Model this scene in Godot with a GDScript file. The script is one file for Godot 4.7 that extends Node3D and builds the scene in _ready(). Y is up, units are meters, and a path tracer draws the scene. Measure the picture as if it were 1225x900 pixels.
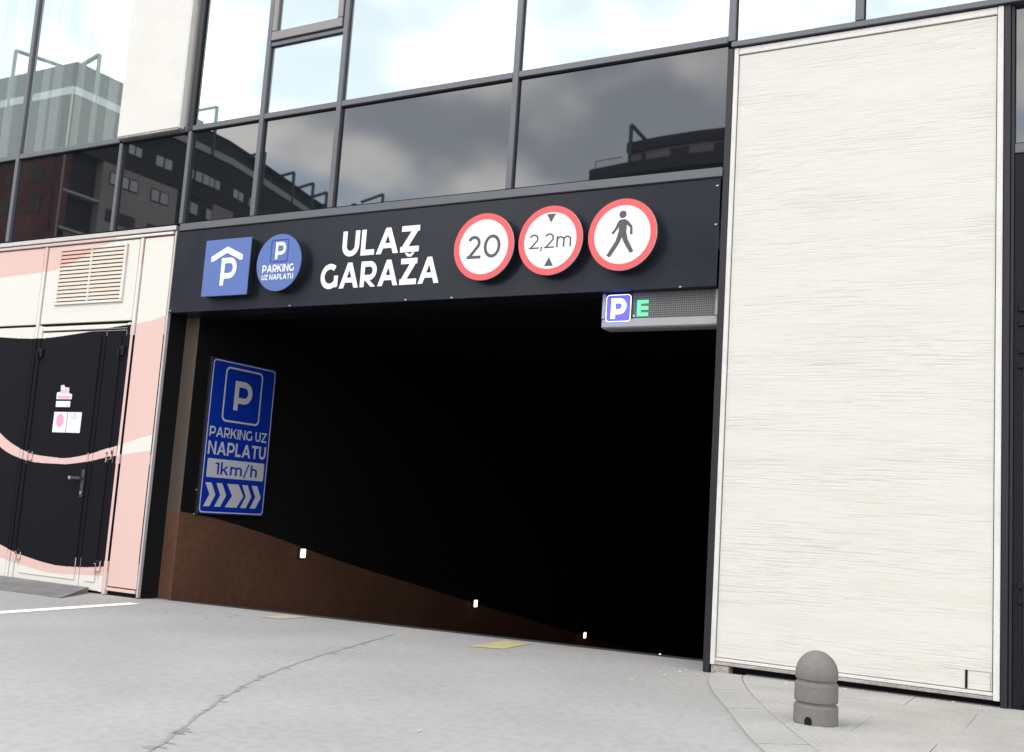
extends Node3D

# ---------------------------------------------------------------- helpers
var M := {}
var rng := RandomNumberGenerator.new()
var used := {}

func numbered(called: String) -> String:
	var n: int = used.get(called, 0)
	used[called] = n + 1
	return called if n == 0 else "%s_%03d" % [called, n]

func thing(called: String, label: String, category: String, at := Vector3.ZERO, turn := 0.0, group := "") -> Node3D:
	var o := Node3D.new()
	o.name = numbered(called)
	add_child(o)
	o.position = at
	o.rotation.y = turn
	o.set_meta("label", label)
	o.set_meta("category", category)
	if group != "":
		o.set_meta("group", group)
	return o

func dup(root: Node3D, at: Vector3, label: String) -> Node3D:
	var r: Node3D = root.duplicate()
	r.name = numbered(String(root.name).trim_suffix("_001"))
	add_child(r)
	r.position = at
	r.set_meta("label", label)
	return r

func new_st() -> SurfaceTool:
	var st := SurfaceTool.new()
	st.begin(Mesh.PRIMITIVE_TRIANGLES)
	return st

func put(called: String, st: SurfaceTool, mat: Material, parent: Node3D) -> MeshInstance3D:
	var o := MeshInstance3D.new()
	o.name = called
	o.mesh = st.commit()
	o.material_override = null
	for i in o.mesh.get_surface_count():
		o.mesh.surface_set_material(i, mat)
	parent.add_child(o, true)
	return o

func struct(o: Node3D) -> Node3D:
	o.set_meta("kind", "structure")
	return o

func uv_of(p: Vector3, n: Vector3) -> Vector2:
	var a := n.abs()
	if a.z >= a.x and a.z >= a.y:
		return Vector2(p.x, p.y)
	if a.x >= a.y:
		return Vector2(p.z, p.y)
	return Vector2(p.x, p.z)

func tri(st: SurfaceTool, a: Vector3, b: Vector3, c: Vector3, n: Vector3) -> void:
	# clockwise seen from the side n points to
	if (b - a).cross(c - a).dot(n) > 0.0:
		var t := b
		b = c
		c = t
	for p: Vector3 in [a, b, c]:
		st.set_normal(n)
		st.set_uv(uv_of(p, n))
		st.add_vertex(p)

func quad(st: SurfaceTool, a: Vector3, b: Vector3, c: Vector3, d: Vector3) -> void:
	var n := (c - a).cross(d - b)
	if n.length() < 1e-12:
		return
	n = n.normalized()
	tri(st, a, b, c, n)
	tri(st, a, c, d, n)

func quad_n(st: SurfaceTool, a: Vector3, b: Vector3, c: Vector3, d: Vector3, out: Vector3) -> void:
	var n := (c - a).cross(d - b).normalized()
	if n.dot(out) < 0:
		n = -n
	tri(st, a, b, c, n)
	tri(st, a, c, d, n)

# a box from lo to hi whose edges are chamfered by b
func bx(st: SurfaceTool, x0: float, x1: float, y0: float, y1: float, z0: float, z1: float, b := 0.0, t := Transform3D()) -> void:
	var lo := Vector3(x0, y0, z0)
	var hi := Vector3(x1, y1, z1)
	var c := (lo + hi) / 2
	var h := (hi - lo) / 2
	var axes := [Vector3.RIGHT, Vector3.UP, Vector3.BACK]
	for i in 3:
		for s: float in [-1.0, 1.0]:
			var n: Vector3 = axes[i] * s
			var u: Vector3 = axes[(i + 1) % 3]
			var v: Vector3 = axes[(i + 2) % 3]
			var hu := h[(i + 1) % 3] - b
			var hv := h[(i + 2) % 3] - b
			var o := c + n * h[i]
			quad_n(st, t * (o - u * hu - v * hv), t * (o + u * hu - v * hv), t * (o + u * hu + v * hv), t * (o - u * hu + v * hv), t.basis * n)
	if b <= 0.0:
		return
	for i in 3:  # 12 edges along axis i
		var w: Vector3 = axes[i]
		var j := (i + 1) % 3
		var k := (i + 2) % 3
		for sj: float in [-1.0, 1.0]:
			for sk: float in [-1.0, 1.0]:
				var nj: Vector3 = axes[j] * sj
				var nk: Vector3 = axes[k] * sk
				var p := c + nj * h[j] + nk * (h[k] - b)
				var q := c + nj * (h[j] - b) + nk * h[k]
				var l := w * (h[i] - b)
				quad_n(st, t * (p - l), t * (p + l), t * (q + l), t * (q - l), t.basis * (nj + nk))
	for sx: float in [-1.0, 1.0]:
		for sy: float in [-1.0, 1.0]:
			for sz: float in [-1.0, 1.0]:
				var k := c + Vector3(sx * h.x, sy * h.y, sz * h.z)
				var n := (t.basis * Vector3(sx, sy, sz)).normalized()
				tri(st, t * (k - Vector3(0, sy * b, sz * b)), t * (k - Vector3(sx * b, 0, sz * b)), t * (k - Vector3(sx * b, sy * b, 0)), n)

func box(called: String, mat: Material, parent: Node3D, x0: float, x1: float, y0: float, y1: float, z0: float, z1: float, b := 0.0) -> MeshInstance3D:
	var st := new_st()
	bx(st, x0, x1, y0, y1, z0, z1, b)
	return put(called, st, mat, parent)

# flat polygons in the xy plane, given as outlines and holes, extruded from z0 to z1
func extrude(st: SurfaceTool, shape: Array, z0: float, z1: float, t := Transform3D()) -> void:
	var outers: Array = shape[0]
	var holes: Array = shape[1]
	for outer: PackedVector2Array in outers:
		var pieces: Array = [outer]
		for hole: PackedVector2Array in holes:
			var m := Vector2.ZERO
			for p in hole:
				m += p
			m /= hole.size()
			var next: Array = []
			for piece: PackedVector2Array in pieces:
				if not Geometry2D.is_point_in_polygon(hole[0].lerp(hole[hole.size() / 2], 0.0), piece) and not Geometry2D.is_point_in_polygon(m, piece):
					next.append(piece)
					continue
				for s: float in [-1.0, 1.0]:
					var half := PackedVector2Array([Vector2(m.x, -50), Vector2(m.x + s * 50, -50), Vector2(m.x + s * 50, 50), Vector2(m.x, 50)])
					for part: PackedVector2Array in Geometry2D.intersect_polygons(piece, half):
						for rest: PackedVector2Array in Geometry2D.clip_polygons(part, hole):
							next.append(rest)
			pieces = next
		for piece: PackedVector2Array in pieces:
			var ix := Geometry2D.triangulate_polygon(piece)
			for i in range(0, ix.size(), 3):
				var a := piece[ix[i]]
				var b := piece[ix[i + 1]]
				var c := piece[ix[i + 2]]
				tri(st, t * Vector3(a.x, a.y, z1), t * Vector3(b.x, b.y, z1), t * Vector3(c.x, c.y, z1), t.basis * Vector3.BACK)
				tri(st, t * Vector3(a.x, a.y, z0), t * Vector3(b.x, b.y, z0), t * Vector3(c.x, c.y, z0), t.basis * Vector3.FORWARD)
	for ring: PackedVector2Array in outers + holes:
		var inward := Geometry2D.is_polygon_clockwise(ring)
		for i in ring.size():
			var a := ring[i]
			var b := ring[(i + 1) % ring.size()]
			var d := b - a
			if d.length() < 1e-6:
				continue
			var n := Vector3(d.y, -d.x, 0).normalized() * (-1.0 if inward else 1.0)
			quad_n(st, t * Vector3(a.x, a.y, z0), t * Vector3(b.x, b.y, z0), t * Vector3(b.x, b.y, z1), t * Vector3(a.x, a.y, z1), t.basis * n)

func ellipse(c: Vector2, rx: float, ry: float, a0 := 0.0, a1 := 360.0, n := 40) -> PackedVector2Array:
	var o := PackedVector2Array()
	var full := absf(a1 - a0) >= 359.9
	for i in (n if full else n + 1):
		var a := deg_to_rad(lerpf(a0, a1, float(i) / n))
		o.append(c + Vector2(cos(a) * rx, sin(a) * ry))
	return o

func rounded(x0: float, x1: float, y0: float, y1: float, r: float) -> PackedVector2Array:
	var o := PackedVector2Array()
	o.append_array(ellipse(Vector2(x1 - r, y1 - r), r, r, 0, 90, 6))
	o.append_array(ellipse(Vector2(x0 + r, y1 - r), r, r, 90, 180, 6))
	o.append_array(ellipse(Vector2(x0 + r, y0 + r), r, r, 180, 270, 6))
	o.append_array(ellipse(Vector2(x1 - r, y0 + r), r, r, 270, 360, 6))
	return o

func reversed(p: PackedVector2Array) -> PackedVector2Array:
	var q := p.duplicate()
	q.reverse()
	return q

# ---------------------------------------------------------------- lettering: strokes joined into outlines, cap height 1
func weld(shape: Array, piece: PackedVector2Array) -> void:
	if Geometry2D.is_polygon_clockwise(piece):
		piece = reversed(piece)
	var keep: Array = []
	var fresh: Array = []
	var cur := piece
	for o: PackedVector2Array in shape[0]:
		var r := Geometry2D.merge_polygons(o, cur)
		var outs: Array = []
		for p: PackedVector2Array in r:
			if Geometry2D.is_polygon_clockwise(p):
				fresh.append(p)
			else:
				outs.append(p)
		if outs.size() == 1:
			cur = outs[0]
		else:
			keep.append(o)
	var left: Array = []
	for h: PackedVector2Array in shape[1]:
		for p: PackedVector2Array in Geometry2D.clip_polygons(reversed(h), piece):
			if not Geometry2D.is_polygon_clockwise(p):
				left.append(reversed(p))
	keep.append(cur)
	shape[0] = keep
	shape[1] = left + fresh

func pen(shape: Array, pts: Array, w: float, closed := false) -> void:
	var line := PackedVector2Array(pts)
	for p: PackedVector2Array in Geometry2D.offset_polyline(line, w / 2, Geometry2D.JOIN_MITER, Geometry2D.END_JOINED if closed else Geometry2D.END_BUTT):
		if Geometry2D.is_polygon_clockwise(p):
			shape[1].append(p)
		else:
			weld(shape, p)

func cut(shape: Array, y0: float, y1: float) -> Array:
	var band := PackedVector2Array([Vector2(-9, y0), Vector2(9, y0), Vector2(9, y1), Vector2(-9, y1)])
	var outs: Array = []
	for o: PackedVector2Array in shape[0]:
		outs.append_array(Geometry2D.intersect_polygons(o, band))
	return [outs, shape[1]]

func arc(cx: float, cy: float, rx: float, ry: float, a0: float, a1: float, n := 14) -> Array:
	return Array(ellipse(Vector2(cx, cy), rx, ry, a0, a1, n))

func v(x: float, y: float) -> Vector2:
	return Vector2(x, y)

# returns [shape, advance]
func glyph(ch: String, w: float) -> Array:
	var s: Array = [[], []]
	var h := w / 2
	var W := 0.9
	var top := 1.0
	match ch:
		"U":
			W = 0.84
			var r := W / 2 - h
			pen(s, [v(h, 1)] + arc(W / 2, 0.42, r, 0.42 - h, 180, 360) + [v(W - h, 1)], w)
		"L":
			W = 0.66
			pen(s, [v(h, 1), v(h, h), v(W, h)], w)
		"A":
			W = 1.06
			var d := w * 0.56
			weld(s, PackedVector2Array([v(0, 0), v(d * 2, 0), v(W / 2 + d * 0.95, 1), v(W / 2 - d * 0.95, 1)]))
			weld(s, PackedVector2Array([v(W - d * 2, 0), v(W, 0), v(W / 2 + d * 0.95, 1), v(W / 2 - d * 0.95, 1)]))
			pen(s, [v(0.22, 0.31), v(W - 0.22, 0.31)], w * 0.9)
		"Z", "Ž":
			W = 0.86
			weld(s, PackedVector2Array([v(0.02, 1 - w), v(W, 1 - w), v(W, 1), v(0.02, 1)]))
			weld(s, PackedVector2Array([v(W - 1.4 * w, 1 - h), v(W - 0.001, 1 - h), v(1.4 * w, h), v(0.001, h)]))
			weld(s, PackedVector2Array([v(0, 0), v(W + 0.01, 0), v(W + 0.01, w), v(0, w)]))
			if ch == "Ž":
				top = 1.4
				weld(s, PackedVector2Array([v(W / 2 - 0.1, 1.065), v(W / 2 + 0.1, 1.065), v(W / 2 + 0.26, 1.215), v(W / 2 + 0.11, 1.215), v(W / 2, 1.14), v(W / 2 - 0.11, 1.215), v(W / 2 - 0.26, 1.215)]))
		"G":
			W = 0.98
			pen(s, arc(W / 2 + 0.03, 0.5, W / 2 + 0.03 - h, 0.5 - h, 50, 318, 24) + [v(W - h, 0.17), v(W - h, 0.52)], w)
		"P", "R":
			W = 0.86
			var m := 0.34 if ch == "P" else 0.36
			var y0 := m
			var y1 := 1.0 - h
			var r := (y1 - y0) / 2
			weld(s, PackedVector2Array([v(0, 0), v(w, 0), v(w, 1), v(0, 1)]))
			pen(s, [v(h, y1)] + arc(W - h - r * 1.02, (y0 + y1) / 2, r * 1.02, r, 90, -90) + [v(h, y0)], w)
			if ch == "R":
				weld(s, PackedVector2Array([v(W - 0.02, 0), v(W - 0.62 * w - 0.40, 0.40), v(W - 0.62 * w - 0.40 - w * 1.1, 0.40), v(W - w * 1.25, 0)]))
		"K":
			W = 0.94
			weld(s, PackedVector2Array([v(0, 0), v(w, 0), v(w, 1), v(0, 1)]))
			weld(s, PackedVector2Array([v(w * 0.5, 0.22), v(W - 0.02, 1), v(W - w * 1.3, 1), v(w * 0.5, 0.22 + w * 1.2)]))
			weld(s, PackedVector2Array([v(W, 0), v(0.5, 0.64), v(0.5 - w * 0.75, 0.5), v(W - w * 1.25, 0)]))
		"I":
			W = w
			weld(s, PackedVector2Array([v(0, 0), v(w, 0), v(w, 1), v(0, 1)]))
		"N":
			W = 0.92
			weld(s, PackedVector2Array([v(0, 0), v(w, 0), v(w, 1), v(0, 1)]))
			weld(s, PackedVector2Array([v(W - w, 0), v(W, 0), v(W, 1), v(W - w, 1)]))
			weld(s, PackedVector2Array([v(0.01, 1), v(w * 0.85, 1), v(W - 0.01, 0), v(W - w * 0.85, 0)]))
		"T":
			W = 0.82
			weld(s, PackedVector2Array([v(0, 1 - w), v(W, 1 - w), v(W, 1), v(0, 1)]))
			weld(s, PackedVector2Array([v(W / 2 - h, 0), v(W / 2 + h, 0), v(W / 2 + h, 1 - h), v(W / 2 - h, 1 - h)]))
		"E":
			W = 0.62
			weld(s, PackedVector2Array([v(0, 0), v(w, 0), v(w, 1), v(0, 1)]))
			for y: float in [0.0, 0.5 - h, 1.0 - w]:
				weld(s, PackedVector2Array([v(h, y), v(W, y), v(W, y + w), v(h, y + w)]))
		"1":
			W = 0.36
			weld(s, PackedVector2Array([v(W - w, 0), v(W, 0), v(W, 1), v(W - w, 1)]))
			weld(s, PackedVector2Array([v(0, 1 - w * 0.9), v(W - h, 1 - w * 0.9), v(W - h, 1), v(0.04, 1)]))
		"2":
			W = 0.68
			pen(s, arc(W / 2 - 0.02, 0.68, W / 2 - 0.02 - h, 0.32 - h, 155, -38, 18) + [v(0.12, h * 1.1)], w)
			weld(s, PackedVector2Array([v(0.0, 0), v(W, 0), v(W, w * 0.92), v(0.0, w * 0.92)]))
		"0":
			W = 0.80
			pen(s, arc(W / 2, 0.5, W / 2 - h, 0.5 - h, 0, 360, 36), w, true)
		",":
			W = w
			weld(s, PackedVector2Array([v(0, w), v(w, w), v(w, w * 0.2), v(w * 0.35, -0.2), v(-0.02, -0.2), v(w * 0.1, 0)]))
		"k":
			W = 0.68
			top = 1.1
			weld(s, PackedVector2Array([v(0, 0), v(w, 0), v(w, 1.06), v(0, 1.06)]))
			weld(s, PackedVector2Array([v(w * 0.5, 0.2), v(W - 0.02, 0.75), v(W - w * 1.35, 0.75), v(w * 0.5, 0.2 + w * 1.15)]))
			weld(s, PackedVector2Array([v(W, 0), v(0.36, 0.46), v(0.36 - w * 0.7, 0.34), v(W - w * 1.2, 0)]))
		"m", "h":
			top = 1.1
			var n := 2 if ch == "m" else 1
			var g := 0.44
			W = w + g * n
			weld(s, PackedVector2Array([v(0, 0), v(w, 0), v(w, 0.75 if n == 2 else 1.06), v(0, 0.75 if n == 2 else 1.06)]))
			for i in n:
				var x := h + g * i
				pen(s, [v(x, 0.48)] + arc(x + g / 2, 0.5, g / 2, 0.25 - h * 0.98, 165, 0, 10) + [v(x + g, 0)], w)
		"/":
			W = 0.5
			top = 1.2
			weld(s, PackedVector2Array([v(0, -0.12), v(w * 0.75, -0.12), v(W, 1.1), v(W - w * 0.75, 1.1)]))
		" ":
			W = 0.26
	return [cut(s, -0.3 if ch in [",", "/"] else 0.0, top), W]

# text laid out in a box: x0..x1 wide, baseline y, cap height hgt, between z0 and z1
func letters(called: String, text: String, w: float, x0: float, x1: float, y: float, hgt: float, z0: float, z1: float, mat: Material, parent: Node3D, single := false, gap := 0.13) -> void:
	var total := 0.0
	var g: Array = []
	for ch in text:
		var a := glyph(ch, w)
		g.append(a)
		total += a[1] + gap
	total -= gap
	var sx := (x1 - x0) / total
	var x := 0.0
	var all := new_st()
	for a: Array in g:
		var st := new_st() if single else all
		if a[0][0].size():
			var sh: Array = [[], []]
			for k in 2:
				for p: PackedVector2Array in a[0][k]:
					var q := PackedVector2Array()
					for c in p:
						q.append(Vector2(x0 + (c.x + x) * sx, y + c.y * hgt))
					sh[k].append(q)
			extrude(st, sh, z0, z1)
			if single:
				put(called, st, mat, parent)
		x += a[1] + gap
	if not single:
		put(called, all, mat, parent)

# ---------------------------------------------------------------- materials
func mat(called: String, c: Color, rough := 0.6, metal := 0.0, spec := 0.5) -> StandardMaterial3D:
	var m := StandardMaterial3D.new()
	m.resource_name = called
	m.albedo_color = c.linear_to_srgb()
	m.roughness = rough
	m.metallic = metal
	m.metallic_specular = spec
	M[called] = m
	return m

func lin(r: float, g: float, b: float) -> Color:
	return Color(r, g, b)

func noise_tex(seed_: int, freq: float, lo: float, hi: float, size := 512, oct := 4, type := FastNoiseLite.TYPE_SIMPLEX_SMOOTH) -> NoiseTexture2D:
	var n := FastNoiseLite.new()
	n.seed = seed_
	n.frequency = freq
	n.noise_type = type
	n.fractal_octaves = oct
	var t := NoiseTexture2D.new()
	t.width = size
	t.height = size
	t.seamless = true
	t.noise = n
	var r := Gradient.new()
	r.set_color(0, Color(lo, lo, lo))
	r.set_color(1, Color(hi, hi, hi))
	t.color_ramp = r
	return t

func weathered(m: StandardMaterial3D, seed_: int, fine: float, coarse: float, lo: float, hi: float, bump := 0.0) -> void:
	m.albedo_texture = noise_tex(seed_, 0.05, lo, hi, 512, 5)
	m.uv1_triplanar = true
	m.uv1_world_triplanar = true
	m.uv1_scale = Vector3.ONE * fine
	m.detail_enabled = true
	m.detail_blend_mode = BaseMaterial3D.BLEND_MODE_MUL
	m.detail_albedo = noise_tex(seed_ + 1, 0.012, lo, 1.0, 512, 4)
	m.detail_uv_layer = BaseMaterial3D.DETAIL_UV_2
	m.uv2_triplanar = true
	m.uv2_world_triplanar = true
	m.uv2_scale = Vector3.ONE * coarse
	if bump > 0:
		m.heightmap_enabled = true
		m.heightmap_scale = bump
		m.heightmap_texture = noise_tex(seed_ + 2, 0.12, 0.0, 1.0, 512, 3)

const MX0 := -13.95
const MW := 4.1
const MY0 := -0.2
const MH := 4.7

func curve_at(pts: Array, x: float) -> float:
	for i in pts.size() - 1:
		var a: Vector2 = pts[i]
		var b: Vector2 = pts[i + 1]
		if x <= b.x or i == pts.size() - 2:
			var p0: Vector2 = pts[maxi(i - 1, 0)]
			var p3: Vector2 = pts[mini(i + 2, pts.size() - 1)]
			return a.cubic_interpolate(b, p0, p3, clampf((x - a.x) / (b.x - a.x), 0.0, 1.0)).y
	return 0.0

func mural() -> StandardMaterial3D:
	var pink := Color(0.485, 0.34, 0.305).linear_to_srgb()
	var cream := Color(0.50, 0.48, 0.44).linear_to_srgb()
	var black := Color(0.0075, 0.007, 0.0095).linear_to_srgb()
	var w := 820
	var h := 940
	var im := Image.create(w, h, false, Image.FORMAT_RGB8)
	var top_w := [v(-14, 3.14), v(-13.06, 3.07), v(-12.23, 3.035), v(-11.4, 3.09), v(-10.6, 3.165), v(-9.9, 3.2)]
	var hi_w := [v(-14, 3.88), v(-13.2, 3.90), v(-12.28, 3.93), v(-11.9, 3.98), v(-11.43, 4.13), v(-10.68, 4.40), v(-9.9, 4.6)]
	var w1t := [v(-14, 2.25), v(-12.81, 1.785), v(-12.25, 1.56), v(-11.75, 1.50), v(-11.3, 1.51), v(-10.56, 1.67), v(-9.93, 1.82)]
	var w1b := [v(-14, 2.0), v(-12.77, 1.60), v(-12.23, 1.445), v(-11.75, 1.415), v(-11.3, 1.43), v(-10.54, 1.55), v(-9.93, 1.63)]
	var w2 := [v(-14, 0.8), v(-12.8, 0.44), v(-12.52, 0.345), v(-12.17, 0.26), v(-11.51, 0.178), v(-11.1, 0.175), v(-10.6, 0.215), v(-9.9, 0.3)]
	var w3 := [v(-14, 0.45), v(-12.8, 0.24), v(-12.3, 0.155), v(-11.5, 0.07), v(-10.6, 0.11), v(-9.9, 0.16)]
	var rp := [v(-10.5, 3.175), v(-10.2, 3.21), v(-9.87, 3.285)]
	for i in w:
		var x := MX0 + (i + 0.5) / w * MW
		var e := [curve_at(top_w, x), curve_at(hi_w, x), curve_at(w1t, x), curve_at(w1b, x), curve_at(w2, x), curve_at(w3, x), curve_at(rp, x)]
		for j in h:
			var y := MY0 + MH - (j + 0.5) / h * MH
			var c := black
			if x > -10.53:
				c = cream if y > e[6] else (cream if y < e[2] and y > e[3] else pink)
			elif y > e[1]:
				c = pink
			elif y > e[0]:
				c = cream
			elif y < e[5]:
				c = cream
			elif y < e[4]:
				c = pink
			elif y < e[2] and y > e[3]:
				c = pink
			im.set_pixel(i, j, c)
	var m := mat("mural_paint", Color(1, 1, 1), 0.55, 0.0, 0.1)
	m.albedo_color = Color(1, 1, 1)
	m.albedo_texture = ImageTexture.create_from_image(im)
	m.uv1_scale = Vector3(1.0 / MW, -1.0 / MH, 1)
	m.uv1_offset = Vector3(-MX0 / MW, 1.0 + MY0 / MH, 0)
	return m

func travertine() -> void:
	var w := 720
	var h := 1960
	var a := FastNoiseLite.new()
	a.seed = 5
	a.frequency = 1.0
	a.fractal_octaves = 3
	var b := FastNoiseLite.new()
	b.seed = 17
	b.frequency = 1.0
	b.fractal_octaves = 3
	var c := FastNoiseLite.new()
	c.seed = 31
	c.frequency = 1.0
	c.fractal_octaves = 4
	var im := Image.create(w, h, false, Image.FORMAT_RGB8)
	var hm := Image.create(w, h, false, Image.FORMAT_RGB8)
	var light := Color(0.465, 0.450, 0.420)
	var vein := Color(0.25, 0.24, 0.23)
	var tan_ := Color(0.43, 0.41, 0.35)
	for j in h:
		for i in w:
			var x := float(i) / w * 2.24
			var y := float(j) / h * 5.5
			var warp := c.get_noise_2d(x * 0.32, y * 0.7) * 0.045
			var yy := y + warp * 0.5
			var fine := a.get_noise_2d(x * 1.05, yy * 58.0)
			var fine2 := b.get_noise_2d(x * 3.2 + 40.0, yy * 120.0)
			var patch := c.get_noise_2d(x * 0.55 + 9.0, y * 4.5)
			var zone := clampf(0.62 + 0.75 * b.get_noise_2d(x * 0.35, yy * 2.3 + 50.0), 0.0, 1.0)
			var line := clampf((fine - 0.08) * 3.2, 0.0, 1.0) * zone * 0.8 + clampf((fine2 - 0.12) * 3.2, 0.0, 1.0) * 0.5 * (0.35 + zone)
			var col := light.lerp(tan_, clampf(patch * 0.9 - 0.02, 0.0, 0.4))
			col = col.lerp(vein, clampf(line, 0.0, 0.9) * 0.46)
			col = col * (1.0 + 0.045 * fine)
			im.set_pixel(i, j, col.linear_to_srgb())
			var k := clampf(1.0 - line * 0.9 + 0.25 * fine2, 0.0, 1.0)
			hm.set_pixel(i, j, Color(k, k, k))
	var m := mat("travertine", Color(1, 1, 1), 0.75, 0.0, 0.3)
	m.albedo_color = Color(1, 1, 1)
	m.albedo_texture = ImageTexture.create_from_image(im)
	m.heightmap_enabled = true
	m.heightmap_scale = 0.14
	m.heightmap_texture = ImageTexture.create_from_image(hm)
	m.uv1_scale = Vector3(1.0 / 2.24, -1.0 / 5.5, 1)
	m.uv1_offset = Vector3(3.0 / 2.24, 1.0, 0)

func led_matrix() -> void:
	var im := Image.create(16, 16, false, Image.FORMAT_RGB8)
	for j in 16:
		for i in 16:
			var k := 0.13 if (i < 4 or j < 4) else 0.02
			if Vector2(i - 9.5, j - 9.5).length() < 3.2:
				k = 0.04
			im.set_pixel(i, j, Color(k, k * 0.94, k * 0.92).linear_to_srgb())
	var m := mat("led_matrix", Color(1, 1, 1), 0.5, 0.0, 0.4)
	m.albedo_color = Color(1, 1, 1)
	m.albedo_texture = ImageTexture.create_from_image(im)
	m.uv1_scale = Vector3(48, 48, 1)

func build_sky() -> PanoramaSkyMaterial:
	var w := 1024
	var h := 512
	var im := Image.create(w, h, false, Image.FORMAT_RGBF)
	var n := FastNoiseLite.new()
	n.seed = 23
	n.frequency = 0.9
	n.fractal_octaves = 5
	n.fractal_gain = 0.52
	var big := FastNoiseLite.new()
	big.seed = 4
	big.frequency = 0.42
	big.fractal_octaves = 2
	var dark := Color(0.64, 0.69, 0.775)
	var lit := Color(1.50, 1.48, 1.44)
	var blue := Color(0.72, 0.92, 1.22)
	for j in h:
		var el := (0.5 - (j + 0.5) / h) * PI
		for i in w:
			var az := (i + 0.5) / w * TAU
			var d := Vector3(cos(el) * sin(az), sin(el), cos(el) * cos(az))
			var c := Color(0.26, 0.26, 0.26)
			if d.y > -0.02:
				var p := Vector3(d.x, 0.0, d.z) * (2.4 / (maxf(d.y, 0.0) + 0.30)) + Vector3(0, d.y * 1.5, 0)
				var f := n.get_noise_3dv(p * 1.5)
				var g := big.get_noise_3dv(p * 0.9 + Vector3(7, 3, 1))
				c = dark.lerp(lit, smoothstep(-0.40, 0.42, f + g * 0.4))
				c = c.lerp(blue, smoothstep(0.1, 0.5, g - f * 0.6) * 0.6)
				c = c.lerp(Color(1.0, 1.03, 1.06), smoothstep(0.25, 0.0, d.y) * 0.7)
				c = c * (1.0 + 0.45 * smoothstep(0.85, 0.2, d.y))
			im.set_pixel(i, j, c)
	var m := PanoramaSkyMaterial.new()
	m.panorama = ImageTexture.create_from_image(im)
	return m

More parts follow.
